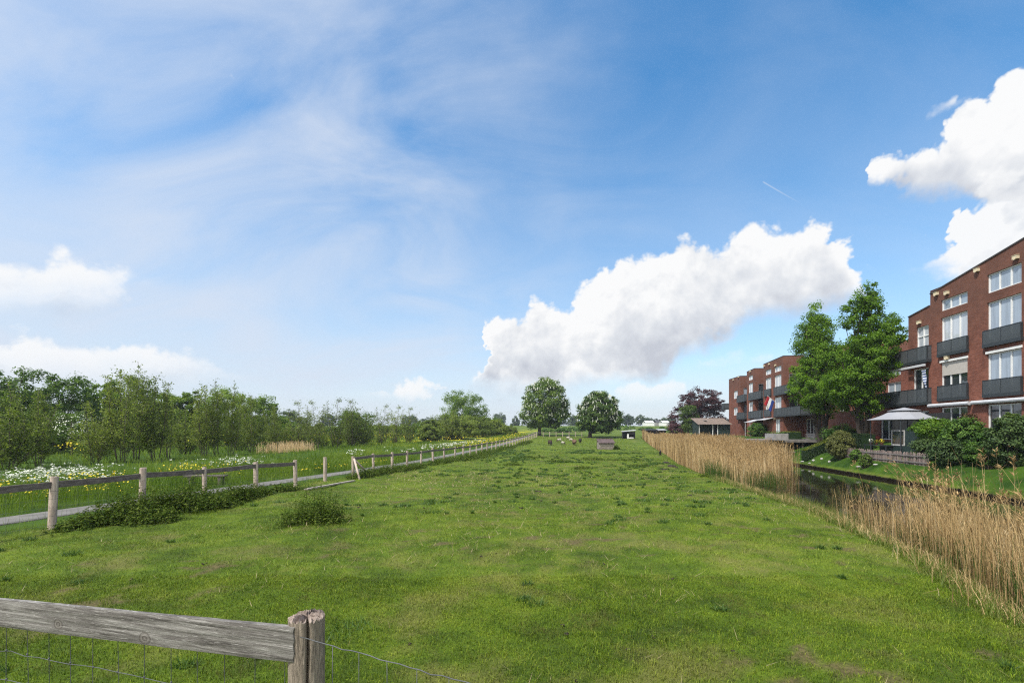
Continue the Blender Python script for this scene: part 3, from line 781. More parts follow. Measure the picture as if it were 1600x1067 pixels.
dense(768, 140, 652, 40, 'small tree at the right end of the willow thicket', 'dense', -1.0)
for px, top, w, lab in ((90, 640, 60, 'bright low bush under the dark tree behind the hawthorn'), 
                        (20, 640, 80, 'low bush under the tall tree by the left edge')):
    dense(px, 42 + px * .03, top, w, lab, 'fresh' if px == 90 else 'dense', -2.2, .6, 90, .2)
# hawthorn in flower
Y = 41; z = -2.2
h = tree('hawthorn_bush', (bear(112, Y), Y, z), 'hawthorn in white blossom among the dark trees on the left', 'bush', 3.9,
         [(0, 0, 2.5, 1.5, 1.4, 1.3), (.9, 0, 2.0, 1.0, 1, .8), (-.9, 0, 1.9, 1.0, 1, .9)], 80, 60, .4, .14, 'dense', .6, .09, 20, flat=.4)
fl = MB(); C2, D2 = pick_ell([(0, 0, 2.6, 1.6, 1.5, 1.35), (.9, 0, 2.0, 1.1, 1.1, .85)], 900, .75)
leaves(fl, C2, D2 + np.array((0, 0, .6)), rng.uniform(.06, .13, 900), 1.); fl.build('blossom', M['flowerw'], h)

# --- airy many-stemmed young alders and willows
def airy_mesh(H, nstem, spread, nleafm, leaf, stemr=.03, low=.12):
    st = MB(); lv = MB(); PC = []; 
    for s in range(nstem):
        a = 2 * pi * s / nstem + rng.normal() * .4; ln = rng.uniform(.3, 1) * spread; h = H * (1 if s == 0 else rng.uniform(.55, .97))
        top = np.array((cos(a) * ln, sin(a) * ln, h)) if s else np.array((rng.normal() * .15, rng.normal() * .15, h))
        b = np.array((cos(a) * .18, sin(a) * .18, -.15))
        t = np.linspace(0, 1, 7)[:, None]
        Pp = b + (top - b) * t + np.array((cos(a), sin(a), 0)) * (np.sin(t * pi) * .12 * ln) + rng.normal(size=(7, 3)) * np.array((.05, .05, 0)) * t
        st.tube(Pp, stemr * (h / H) * np.linspace(1.2, .18, 7), 5)
        ntw = int(h * 8.5)
        for k in range(ntw):
            f = rng.uniform(low, 1) ** .85; p0 = np.array([np.interp(f, t[:, 0], Pp[:, q]) for q in range(3)])
            Lw = (.25 + (1 - f) * .95 + .10 * rng.normal()) * min(1.2, H / 5.5); Lw = max(.12, Lw); a2 = rng.uniform(0, 2 * pi); up = rng.uniform(.35, 1.0)
            d = np.array((cos(a2), sin(a2), up)); d /= np.linalg.norm(d); p1 = p0 + d * Lw
            st.tube(np.array([p0, (p0 + p1) / 2 + np.array((0, 0, .04)), p1]), [stemr * .28, stemr * .2, stemr * .08], 3, cap=False)
            n = max(3, int(Lw * nleafm)); ff = rng.uniform(.1, 1.05, n)[:, None]
            PC.append(p0 + (p1 - p0) * ff + rng.normal(size=(n, 3)) * .09)
    C = np.concatenate(PC); leaves(lv, C, rng.normal(size=C.shape) + np.array((0, 0, .5)), leaf * rng.uniform(.6, 1.3, len(C)), .6)
    return st.mesh('stems', M['barkpale'], True), lv.mesh('foliage', LM['alder'])
AIRY = [airy_mesh(7.2, 7, 1.5, 22, .13), airy_mesh(6.2, 8, 1.6, 20, .13), airy_mesh(6.4, 5, 1.0, 14, .12), airy_mesh(5.0, 9, 1.7, 26, .13, low=.05)]
AH = [7.2, 6.2, 6.4, 5.0]
def airy(px, u, top_y, var, label, wide=1., group='airy young alders in a row beyond the path'):
    Y = uY(px, u); z = gz(u, Y); H = hz(top_y, Y) - z; s = H / AH[var]
    t = empty('young_alder', (X(u, Y), Y, z), rng.uniform(0, 6.28), label, 'tree', group)
    t.scale = (s * wide, s * wide, s)
    for nm, me in zip(('trunk', 'crown'), AIRY[var]):
        o = bpy.data.objects.new(nm, me); COL.objects.link(o); o.parent = t
ordn = ['first', 'second', 'third', 'fourth', 'fifth', 'sixth', 'seventh', 'eighth', 'ninth', 'tenth', 'eleventh', 'twelfth', 'thirteenth', 'fourteenth', 'fifteenth', 'sixteenth', 'seventeenth', 'eighteenth', 'nineteenth', 'twentieth']
spots = [(8, 596, 3, 1.3), (62, 606, 1, 1.), (150, 628, 3, 1.2), (188, 578, 1, .9), (212, 565, 0, 1.0), (243, 588, 1, 1.), (262, 606, 2, 1.), (318, 602, 1, 1.), (338, 590, 0, .9), (361, 594, 0, .9), (392, 618, 1, 1.),
         (428, 634, 1, 1.), (470, 627, 2, 1.), (493, 626, 2, .9), (524, 622, 2, .9), (549, 624, 2, 1.), (562, 636, 3, 1.), (599, 632, 2, .9), (620, 634, 2, 1.), (638, 636, 2, 1.)]
lab_ = {3: 'bushy alder at the left of the tallest one', 4: 'tallest of the airy young alders, tip highest above the wood', 8: 'left one of the twin-topped airy alders', 9: 'right one of the twin-topped airy alders'}
spots = [(a, b, c, d * (1.0 if a < 440 else 1.75)) for a, b, c, d in spots]
for k, (px, top, var, wd) in enumerate(spots):
    airy(px, -33 + rng.normal() * .6, top, var, lab_.get(k, 'airy olive-green young alder, %s from the left in the row beyond the path' % ordn[k]), wd)
for k, (px, top, wd) in enumerate(((678, 648, 1.5), (700, 640, 1.6), (722, 646, 1.7), (745, 650, 1.5), (768, 654, 1.5), (790, 664, 1.3))):
    airy(px, -31 + (k % 2) * 1.5, top, 3, '%s willow bush from the left in the grey-green thicket below the big round tree' % ordn[k], wd, 'willow thicket beyond the path')

for k, (px, top, wd) in enumerate(((446, 664, 1.5), (463, 668, 1.6), (484, 668, 1.8), (505, 670, 1.7), (527, 666, 1.6), (548, 662, 1.6), (572, 668, 1.7), (594, 672, 1.9), (616, 674, 1.9), (640, 672, 1.8), (660, 668, 1.6))):
    airy(px, -34.5, top, 3, '%s from the left of the low scrub bushes at the feet of the thin alders' % ordn[k], wd, 'scrub at the feet of the thin alders')

for k, (px, Y, top, w) in enumerate(((672, 92, 655, 44), (696, 104, 646, 52), (722, 100, 648, 56), (748, 112, 650, 54), (772, 118, 654, 46), (793, 124, 664, 34))):
    dense(px, Y, top, w, '%s from the left of the dense rounded willows within the grey-green thicket' % ordn[k], 'alder', gz(bear(px, Y) - SL * Y, Y), .75, 130, .26)
for k, (px, top) in enumerate(((450, 656), (478, 661), (505, 662), (532, 660), (585, 662), (612, 664), (638, 661), (660, 656))):
    dense(px, 112 + 3 * (k % 3), top, 44, '%s from the left of the rounded hedge bushes behind the thin alders' % ordn[k], 'alder' if k % 3 else 'dense', gz(bear(px, 112) - SL * 112, 112.), .75, 70, .3)
for k, (px, u_, top, wd) in enumerate(((30, -38, 620, 1.3), (290, -38, 638, 1.4), (375, -38, 632, 1.3), (425, -36, 650, 1.6))):
    airy(px, u_, top, 3, '%s from the left of the bushy alders in the second row, behind the airy ones' % ordn[k], wd, 'second row of bushy alders')

# --- trees far off on the horizon
farm = []
for H, w in ((9, 3.6), (7, 4.6), (11, 4.2)):
    cr, C = crown([(0, 0, H * .60, w, w, H * .38), (w * .5, 0, H * .35, w * .9, w * .7, H * .32), (-w * .6, 0, H * .3, w * .8, w * .6, H * .30)], 110, 40, w * .26, .75, .7, .5)
    farm.append((trunk(C, H, H * .25, .3, 10).mesh('trunk', M['bark'], True), cr.mesh('crown', LM['far'])))
def fartree(px, Y, top_y, base_y, wpx, var, label):
    z = hz(base_y, Y); H0 = (9, 7, 11)[var]; W0 = (3.6, 4.6, 4.2)[var] * 2.2
    t = empty('distant_tree', (bear(px, Y), Y, z), rng.uniform(0, 6.28), label, 'tree', 'trees far off on the horizon')
    s = (hz(top_y, Y) - z) / H0; sx = wpx / FPX * Y / W0; t.scale = (sx, sx, s)
    for nm, me in zip(('trunk', 'crown'), farm[var]):
        o = bpy.data.objects.new(nm, me); COL.objects.link(o); o.parent = t
fartree(806, 340, 650, 672, 13, 0, 'small round hazy tree on the horizon left of the larger chestnut')
fartree(897, 330, 648, 668, 16, 1, 'hazy tree on the horizon between the two chestnuts')
for k, (px, top, w, v_, lab) in enumerate(((982, 647, 18, 1, 'hazy flat-topped tree on the horizon, first right of the smaller chestnut'), (1001, 646, 16, 2, 'tallest hazy tree on the horizon right of the smaller chestnut'), (1014, 652, 14, 1, 'hazy lower tree right of the tallest far one'),
                          (1026, 654, 14, 0, 'hazy small tree above the white greenhouses'), (1040, 652, 16, 1, 'hazy round tree left of the copper beech'), (1049, 650, 14, 0, 'hazy tree touching the left side of the copper beech'),
                          (880, 656, 14, 0, 'low hazy tree left of the gap between the chestnuts'), (955, 655, 20, 1, 'hazy tree hidden behind the smaller chestnut'), (1115, 655, 26, 2, 'far tree behind the purple beech'))):
    fartree(px, 330 + 17 * k, top, 664, w, v_, lab)
for k, px in enumerate((-300, -220, -130, -60, 470, 512, 540, 640, 668, 690, 780)):
    fartree(px, 300 + 13 * k, 652 - (k * 7) % 9, 667, 34 if px < 400 else 24, k % 3, '%s from the left of the far trees showing through the alder row' % ordn[k])
for k, (px, Y, top, w) in enumerate(((880, 150, 671, 26), (905, 165, 670, 22), (940, 175, 668, 30), (1010, 160, 668, 26), (1040, 170, 667, 30), (855, 158, 673, 20), (890, 180, 667, 34), (975, 185, 664, 34))):
    z = gz(bear(px, Y) - SL * Y, Y); H = max(1.2, hz(top, Y) - z)
    t = empty('field_bush', (bear(px, Y), Y, z), 0, '%s low bush on the green rise beyond the chestnuts' % ordn[k], 'bush', 'low bushes on the rise')
    w_ = w / FPX * Y / 2
    cr, C = crown([(0, 0, H * .5, w_, w_ * .8, H * .5)], 40, 40, .6, .35, .6, .4); cr.build('foliage', LM['shrub'], t)

# ---------------------------------------------------------------- reeds
m, nt = newmat('reed_straw')
at = N(nt, 'Attribute', attribute_name='tint')
c = ramp(nt, at.outputs['Fac'], [(0., (.028, .062, .010)), (.14, (.060, .115, .018)), (.18, (.18, .115, .048)), (.42, (.40, .272, .122)), (.75, (.63, .46, .228)), (1., (.74, .59, .36))])
p = N(nt, 'BsdfPrincipled', i_Roughness=.7); p.inputs['Specular IOR Level'].default_value = .2; L(nt, c, p.inputs[0])
t = N(nt, 'BsdfTranslucent'); L(nt, c, t.inputs[0]); mx = N(nt, 'MixShader'); mx.inputs[0].default_value = .3
L(nt, p.outputs[0], mx.inputs[1]); L(nt, t.outputs[0], mx.inputs[2]); out_(nt, mx.outputs[0]); M['reed'] = m

def reeds(mb, u, Y, h, w, lean=.12, plume=.4, nleaf=1, tint=None, z=None):
    """upright straw stalks as bent strips, a blade or two each, feathery heads"""
    n = len(u); x = X(u, Y)
    z = np.maximum(ground_z(u, Y, False), ZW - .25) if z is None else z
    th = rng.uniform(0, pi, n); dx, dy = np.cos(th) * w / 2, np.sin(th) * w / 2; d = np.stack([dx, dy, 0 * dx], -1)
    ph = rng.normal(2.6, 1.2, n); le = np.abs(rng.normal(0, lean, n)) + .02
    L_ = np.stack([np.cos(ph) * le * h, np.sin(ph) * le * h, 0 * h], -1)
    B = np.stack([x, Y, z], -1); up = np.array((0, 0, 1.))
    p1 = B + L_ * .15 + up * (h * .4)[:, None]; p2 = B + L_ * .5 + up * (h * .75)[:, None]; p3 = B + L_ * 1.0 + up * (h * np.sqrt(np.maximum(.2, 1 - le ** 2)))[:, None]
    t = np.clip(rng.normal(.55, .2, n), .19, 1) if tint is None else tint
    V = np.stack([B - d, B + d, p1 + d * .9, p1 - d * .9, p2 + d * .7, p2 - d * .7, p3 + d * .4, p3 - d * .4], 1).reshape(-1, 3)
    k = np.arange(n)[:, None] * 8
    F = np.concatenate([k + np.array([[0, 1, 2, 3]]), k + np.array([[3, 2, 4, 5]]), k + np.array([[5, 4, 6, 7]])])
    mb.add(V, F, np.repeat(t, 8))
    for q in range(nleaf):                                   # hanging dead blades
        s = rng.uniform(.25, .9, n)[:, None]; a = rng.uniform(0, 2 * pi, n); ll = rng.uniform(.12, .36, n) * np.minimum(1, h / 2)
        o = B + L_ * s ** 1.6 + up * (h[:, None] * s); e = np.stack([np.cos(a), np.sin(a), 0 * a], -1)
        m_ = o + e * (ll * .26)[:, None] + up * (ll * .50)[:, None]; tip = o + e * (ll * .55)[:, None] + up * (ll * rng.uniform(.1, 1.1, n))[:, None]
        ww = np.stack([-np.sin(a), np.cos(a), 0 * a], -1) * (w * .6)[:, None]
        V = np.stack([o, m_ + ww * .6, tip, m_ - ww * .6], 1).reshape(-1, 3)
        mb.add(V, np.arange(4 * n).reshape(n, 4), np.repeat(np.clip(t + rng.normal(0, .12, n), .0, 1), 4))
    if np.any(np.asarray(plume) > 0):
        k = rng.uniform(0, 1, n) < plume; c = p3[k]; hh = rng.uniform(.14, .28, k.sum()); mlt = 9
        for q in range(mlt):
            a = rng.uniform(0, 2 * pi, len(c)); s = rng.uniform(-.6, .25, len(c))
            o = c + up * (hh * s)[:, None]; e = np.stack([np.cos(a), np.sin(a), .9 + 0 * a], -1) * (hh * .34)[:, None] + L_[k] * .12
            sd = np.stack([-np.sin(a), np.cos(a), 0 * a], -1) * (hh * .045 + .002)[:, None]
            V = np.stack([o, o + e * .55 + sd, o + e, o + e * .55 - sd], 1).reshape(-1, 3)
            mb.add(V, np.arange(4 * len(c)).reshape(-1, 4), np.repeat(np.clip(rng.normal(.33, .10, len(c)), .19, 1), 4))

rb = MB()      # the long stand that fills the ditch further on
def stand(n, y0, y1, w0, h0, h1, plume, nleaf):
    Y = np.sqrt(rng.uniform(y0 ** 2, y1 ** 2, n)); ub = ubank(Y)
    u = ub + .7 + .9 * fbm(Y * .5, Y * 0, 91, 3) + rng.uniform(0, 1, n) ** .8 * (np.minimum(UFAR - .3, ub + 11) - ub - .9)
    front = np.where(Y < 34, (u - ub - 1.0) / 3.6 * 5 + 23.5, 0)         # ragged end by the open water
    k = Y > front + rng.gamma(1.2, 1.6, n) - 1.2
    k &= ~((Y < 62) & (u > 14.6 + (Y - 34) * .10))                          # open water along the jetty
    u, Y = u[k], Y[k]; h = rng.uniform(h0, h1, len(u)) * (.74 + .5 * fbm(u * .5, Y * .25, 71, 3)) * np.interp(Y, [23, 30, 41], [.62, .78, 1.])
    t = np.clip(rng.normal(.54, .22, len(u)) + (fbm(u * .6, Y * .3, 72, 3) - .5) * .5, .19, 1)
    reeds(rb, u, Y, h, w0 * (.7 + .6 * rng.uniform(0, 1, len(u))), .10, plume, nleaf, t)
stand(26000, 23.5, 45, .015, 1.6, 2.75, .35, 2)
stand(26000, 45, 75, .024, 1.7, 2.7, .3, 1)
stand(18000, 75, 117, .042, 1.7, 2.6, .25, 1)
Y = rng.uniform(25, 31, 1500); u = ubank(Y) + rng.uniform(.8, 4.4, 1500)
reeds(rb, u, Y, rng.uniform(.5, 1.2, 1500), np.full(1500, .018), .2, 0, 1, rng.uniform(.04, .16, 1500))
Y = 26.5 + rng.normal(0, .8, 170); u = ubank(Y) + rng.uniform(3.4, 5.8, 170)
reeds(rb, u, Y, rng.uniform(.5, 1.25, 170), np.full(170, .016), .18, 0, 1, rng.uniform(.05, .3, 170))
tag(rb.build('reed_bed', M['reed']), 'long stand of dry straw-coloured reeds filling the ditch', 'reeds', kind='stuff')
rn = MB()      # the nearer stand
def near_stand(n, y0, y1, green=False):
    Y = rng.uniform(y0, y1, n); ub = ubank(Y); f = rng.beta(1.3, 1.6, n)
    u = ub + 1.35 + f * 3.4
    k = fbm(u * .9, Y * .9, 81, 3) + rng.normal(0, .06, n) > .36
    k &= Y < 14.0 - (u - ub - 1.5) * .7 + rng.normal(0, .5, n)
    u, Y, f = u[k], Y[k], f[k]; n = len(u)
    h = (.80 + .75 * rng.beta(1.4, 1.8, n)) * (.68 + .6 * fbm(u * .6, Y * .6, 82, 3)) * (1.36 - .36 * sst(7, 15, Y)); tall = rng.uniform(0, 1, n) < .10; h = np.where(tall, h * 1.35 + .1, h)
    if green: h *= .55
    t = rng.uniform(.02, .16, n) if green else np.clip(rng.normal(.52, .2, n), .19, 1)
    reeds(rn, u, Y, h, rng.uniform(.006, .012, n), .17, .0 if green else np.where(tall, .6, .02), 2, t)
near_stand(8600, 3.5, 17)
near_stand(6500, 3.5, 17, True)
n = 4200; Y = rng.uniform(4, 24, n); u = ubank(Y) + rng.normal(.95, .36, n)             # stubs and broken straw on the bank
reeds(rn, u, Y, rng.uniform(.08, .38, n), rng.uniform(.005, .010, n), .6, 0, 1, np.clip(rng.normal(.55, .2, n), .05, 1))
tag(rn.build('reed_fringe', M['reed']), 'nearer fringe of dry bent reeds with feathery heads on the bank', 'reeds', kind='stuff')
bk = MB(); M['bank'] = leafmat('bank_grass_blades', (.05, .085, .010), (.115, .160, .018), (.23, .235, .075), .3, objvar=0)
n = 26000; u = None; Y = rng.uniform(4, 26, n); u = ubank(Y) + rng.uniform(.2, 2.6, n) ; x = X(u, Y)
bk.add(*blades(x, Y, ground_z(u, Y), rng.uniform(.08, .34, n), rng.uniform(.008, .016, n), rng.uniform(.2, .9, n), 1, np.clip(rng.normal(.45, .22, n), 0, 1)))
n = 5000; Y = rng.uniform(15, 21, n); u = ubank(Y) + rng.uniform(1.0, 2.9, n); bk.add(*blades(X(u, Y), Y, np.maximum(ground_z(u, Y), ZW - .05), rng.uniform(.2, .55, n), rng.uniform(.010, .018, n), rng.uniform(.2, .7, n), 1, np.clip(rng.normal(.5, .2, n), 0, 1)))
tag(bk.build('bank_grass', M['bank']), 'lush green grass on the ditch bank in front of the near reeds', 'grass', kind='stuff')
dr = MB(); n = 700; Y = rng.uniform(44.5, 51, n); u = rng.uniform(-31.0, -29.6, n) + rng.normal(0, .4, n)
reeds(dr, u, Y, rng.uniform(.5, 1.2, n), np.full(n, .03), .2, .2, 1, np.clip(rng.normal(.85, .14, n), .3, 1))
tag(dr.build('reed_patch', M['reed']), 'patch of dry pale reeds at the foot of the alder row', 'reeds', kind='stuff')

# ---------------------------------------------------------------- flowers, nettles
cp = MB(); st = MB()
def umbels(u0, Y0, ru, rY, n, hh=1.0, sz=.05):
    u = u0 + rng.normal(0, ru, n); Y = Y0 + rng.normal(0, rY, n); x = X(u, Y); z = ground_z(u, Y) + rng.uniform(.7, 1.15, n) * hh
    for a, b, c_ in zip(x, Y, z):
        q = rng.integers(5, 9); th = rng.uniform(0, 2 * pi, q); r = rng.uniform(.2, 1, q) * sz * 1.8
        C = np.stack([a + np.cos(th) * r, b + np.sin(th) * r, c_ + rng.normal(0, .015, q)], -1)
        leaves(cp, C, np.tile((0, 0, 1.), (q, 1)) + rng.normal(0, .35, (q, 3)), rng.uniform(.6, 1.2, q) * sz, 1.)
for px, uu, n, sp_ in ((15, -18.2, 150, 1.0), (55, -18.8, 170, .9), (92, -19.2, 190, .8), (112, -19.8, 190, .8), (310, -19, 40, .5), (368, -18.4, 130, .45), (384, -19, 120, .45), (557, -19, 90, 1.2), (690, -18, 260, 5), (715, -17.5, 220, 6), (660, -18, 90, 4), (740, -17.5, 120, 6)):
    Y = uY(px, uu); umbels(uu, Y, .5, sp_, int(n * (.40 if px < 200 else .26)), .88, .045 + Y * .0011)
tag(cp.build('cow_parsley', M['flowerw']), 'white cow parsley umbels flowering in the verge', 'wildflowers', kind='stuff')
yf = MB()
def yellows(u0, Y0, ru, rY, n, h0, h1, sz):
    u = u0 + rng.normal(0, ru, n); u = np.where((u > -15.75) & (u < -13.4), -15.95, u); Y = Y0 + rng.normal(0, rY, n)
    k = rng.uniform(0, 1, n) < .62; u, Y = u[k], Y[k]; n = len(u)
    C = np.stack([X(u, Y), Y, ground_z(u, Y) + rng.uniform(h0, h1, n)], -1)
    leaves(yf, C, rng.normal(size=(n, 3)) + np.array((0, -.3, .8)), sz * rng.uniform(.6, 1.3, n), .9)
for px, uu, n, sp_ in ((10, -16.9, 110, .8), (60, -16.6, 60, 1), (100, -16.5, 90, .8), (150, -16.6, 150, .5), (178, -16.4, 60, .6), (289, -18.2, 190, .4), (352, -17.6, 90, .4), (30, -18, 40, 1.2), (470, -15.95, 30, .8), (508, -16, 40, .7), (505, -17.2, 30, .8), (552, -15.9, 30, 1), (600, -15.9, 30, 1.4)):
    Y = uY(px, uu); yellows(uu, Y, .35, sp_, n, .35, .95 if uu < -16.2 else .4, .045 + Y * .0012)
for px, uu, n, sp_ in ((745, -17.5, 500, 9), (775, -17, 700, 12), (800, -16.8, 700, 14)):
    Y = uY(px, uu); yellows(uu, Y, .7, sp_, int(n * .5), .3, .95, .14)
yellows(-50, 110, 9, 16, 1300, .3, 1.0, .24)
yellows(-27, 100, 3, 14, 350, .3, .9, .18)
Y = uY(100, -31); yellows(-30.6, 28, .3, .5, 60, 1., 1.5, .10)
tag(yf.build('yellow_wildflowers', M['flowery']), 'yellow flowers dotted along the verge and the field beyond', 'wildflowers', kind='stuff')

def herb(mb, u0, Y0, ru, rY, n, h, leaf):
    """leafy stems: nettles and docks"""
    a = rng.uniform(0, 2 * pi, n); q = rng.uniform(0, 1, n) ** .5; q = q * rng.uniform(.8, 1.35, n); u = u0 + np.cos(a) * q * ru; Y = Y0 + np.sin(a) * q * rY
    hh = h * rng.uniform(.4, 1.45, n) * (1.1 - .55 * q); x = X(u, Y); z = ground_z(u, Y)
    mb.add(*blades(x, Y, z, hh, np.full(n, .010), rng.uniform(.05, .25, n), 1, np.full(n, .35)))
    for k in range(10):
        f = rng.uniform(.12, 1.0, n); th = rng.uniform(0, 2 * pi, n); r = leaf * .6
        C = np.stack([x + np.cos(th) * r, Y + np.sin(th) * r, z + hh * f], -1)
        leaves(mb, C, np.stack([np.cos(th) * .5, np.sin(th) * .5, np.full(n, .9)], -1) + rng.normal(0, .25, (n, 3)), leaf * rng.uniform(.7, 1.3, n) * (1.1 - .4 * f), .5)
nb = MB()
q_ = np.random.default_rng(5); CL_ = []
for px in np.arange(122, 462, 7.5):                       # ragged clumps out from the fence foot
    c_ = np.exp(-((px - 235) / 60) ** 2) + .8 * np.exp(-((px - 330) / 70) ** 2) + .45
    CL_.append((px + q_.normal(0, 5), -12.25 + abs(q_.normal(.15, .38)) * c_, .16 + .32 * q_.uniform() * c_, .3 + .6 * q_.uniform(), int(70 * q_.uniform(.4, 1.2) * c_), (.30 + .42 * q_.uniform()) * min(1.15, c_ + .15)))
for px, uu, r1, r2, n, h in (*CL_,
                             (565, -12.2, .4, 1.2, 120, .5), (590, -12.1, .5, 1.5, 160, .5), (615, -12.0, .5, 2.0, 180, .5), (645, -12, .5, 2., 160, .45), (690, -12, .6, 3, 200, .45), (720, -11.7, .8, 4, 220, .5), (745, -11, 1.2, 4, 240, .55), (760, -11.6, .9, 5, 240, .5), (790, -11.5, .9, 7, 240, .5), (820, -11.3, .9, 8, 240, .5)):
    Y = uY(px, uu); herb(nb, uu, Y, r1, r2, n, h, .085 + Y * .001)
for px, Y, r, n in ((875, 40, 1.1, 90), (830, 46, 1.5, 120), (930, 44, 1.5, 110), (980, 43, 1.6, 100), (910, 33, .7, 60), (1000, 35, .8, 70), (1110, 26, .6, 60), (800, 36, .8, 60)):
    herb(nb, bear(px, Y) - SL * Y, Y, r, r * .8, n, .22, .10)
tag(nb.build('nettles', LM['nettle']), 'dark nettles and weeds growing along the foot of the fence', 'weeds', kind='stuff')
wb_ = empty('weed_clump', P(-6.73, 11.6), 0, 'dark leafy weed clump standing alone in the paddock near the fence', 'plant')
mb = MB(); herb(mb, -6.73, 11.6, .78, .5, 300, .80, .075)
loc = np.array(wb_.location); mb.V = [v - loc for v in mb.V]; mb.build('foliage', LM['nettle'], wb_)
# ---------------------------------------------------------------- brick houses
# Local axes of a house: +Y runs along the facade (away from the eye), +X goes into
# the building, z up.  s is measured along the facade from its root.
TH = atan(SL)
m, nt = newmat('red_brick')
tc = N(nt, 'TexCoord'); sp = N(nt, 'SeparateXYZ'); L(nt, tc.outputs['Object'], sp.inputs[0])
cb = N(nt, 'CombineXYZ'); L(nt, math_(nt, 'ADD', sp.outputs[0], sp.outputs[1]), cb.inputs[0]); L(nt, sp.outputs[2], cb.inputs[1])
bt = N(nt, 'TexBrick'); bt.offset = .5
for k, v in (('Scale', 1.0), ('Mortar Size', .006), ('Brick Width', .22), ('Row Height', .065), ('Bias', -.1)): bt.inputs[k].default_value = v
bt.inputs['Color1'].default_value = (.18, .064, .043, 1); bt.inputs['Color2'].default_value = (.265, .103, .069, 1); bt.inputs['Mortar'].default_value = (.13, .085, .065, 1)
L(nt, cb.outputs[0], bt.inputs['Vector'])
st_ = N(nt, 'TexNoise', i_Scale=.8, i_Detail=6.0, i_Roughness=.65); L(nt, tc.outputs['Object'], st_.inputs['Vector'])
sv = N(nt, 'Mapping'); sv.inputs['Scale'].default_value = (2.5, 2.5, .25); L(nt, tc.outputs['Object'], sv.inputs[0])
s2 = N(nt, 'TexNoise', i_Scale=1.2, i_Detail=5.0); L(nt, sv.outputs[0], s2.inputs['Vector'])
c = mixc(nt, 1.0, bt.outputs[0], ramp(nt, st_.outputs[0], [(.3, (.62, .60, .60)), (.7, (1.2, 1.17, 1.15))]), 'MULTIPLY')
# the upper courses turn browner with height, unevenly in upright streaks
hz_ = N(nt, 'MapRange', i_1=6.5, i_2=10.5); L(nt, math_(nt, 'ADD', sp.outputs[2], math_(nt, 'MULTIPLY', s2.outputs[0], 2.0)), hz_.inputs[0])
c = mixc(nt, math_(nt, 'MULTIPLY', hz_.outputs[0], .55), c, (.105, .058, .042))
p = N(nt, 'BsdfPrincipled', i_Roughness=.9); p.inputs['Specular IOR Level'].default_value = .2
b = N(nt, 'Bump', i_Strength=.4, i_Distance=.006); L(nt, bt.outputs['Fac'], b.inputs['Height']); b.invert = True
L(nt, c, p.inputs[0]); L(nt, b.outputs[0], p.inputs['Normal']); out_(nt, p.outputs[0]); M['brick'] = m

def glassmat(name, col, rough=.03, curtain=.0):
    m, nt = newmat(name)
    tc = N(nt, 'TexCoord'); mp = N(nt, 'Mapping'); mp.inputs['Scale'].default_value = (2.2, 2.2, .2); L(nt, tc.outputs['Object'], mp.inputs[0])
    n = N(nt, 'TexNoise', i_Scale=2.5, i_Detail=2.0); L(nt, mp.outputs[0], n.inputs['Vector'])
    c = ramp(nt, n.outputs[0], [(.35, tuple(v * .85 for v in col)), (.65, tuple(min(1, v * 1.1) for v in col))])
    p = N(nt, 'BsdfPrincipled', i_Roughness=rough, i_IOR=1.7); p.inputs['Specular IOR Level'].default_value = .9
    L(nt, c, p.inputs[0]); out_(nt, p.outputs[0]); return m
M['pane'] = glassmat('curtain_and_sky_tint_glass', (.29, .345, .41))  # curtain tone, with the sky's reflection put into the base colour
M['paned'] = glassmat('dark_window_glass', (.035, .042, .048))
M['panew'] = glassmat('white_curtain_glass', (.46, .49, .53))
m, nt = newmat('smoked_balcony_glass')
p = N(nt, 'BsdfPrincipled', i_Roughness=.6); p.inputs['Specular IOR Level'].default_value = .25; p.inputs['Base Color'].default_value = (.085, .097, .105, 1)
t = N(nt, 'BsdfTransparent'); t.inputs[0].default_value = (.62, .66, .68, 1); mx = N(nt, 'MixShader'); mx.inputs[0].default_value = .30
L(nt, p.outputs[0], mx.inputs[1]); L(nt, t.outputs[0], mx.inputs[2]); out_(nt, mx.outputs[0]); M['balglass'] = m

def facade(mb, s0, s1, z0, z1a, z1b, holes, t=0., reveal=.16, axis='s', sign=1):
    """wall plane from s0 to s1 (top slopes z1a -> z1b) with openings and their reveals.
    axis 's': plane at depth t along the facade; axis 't': plane at s = t running into the building"""
    ss = sorted({s0, s1, *[h[0] for h in holes], *[h[1] for h in holes]}); zs = sorted({z0, *[h[2] for h in holes], *[h[3] for h in holes]})
    top = lambda s: z1a + (z1b - z1a) * (s - s0) / (s1 - s0)
    pt = (lambda s, z, d=0.: (t + d, s, z)) if axis == 's' else (lambda s, z, d=0.: (s, t + d * sign, z))
    for a, b in zip(ss[:-1], ss[1:]):
        for k, za in enumerate(zs):
            if k + 1 < len(zs): zb0 = zb1 = zs[k + 1]
            else: zb0, zb1 = top(a), top(b)
            mid = ((a + b) / 2, za + .001)
            if any(h[0] <= mid[0] <= h[1] and h[2] <= mid[1] < h[3] for h in holes): continue
            mb.add([pt(a, za), pt(b, za), pt(b, zb1), pt(a, zb0)], [(0, 1, 2, 3)])
    for a, b, c_, d in holes:
        for q in (((a, c_), (a, d)), ((b, d), (b, c_)), ((a, d), (b, d)), ((b, c_), (a, c_))):
            (p0, p1) = q
            mb.add([pt(*p0), pt(*p1), pt(*p1, reveal), pt(*p0, reveal)], [(0, 1, 2, 3)])

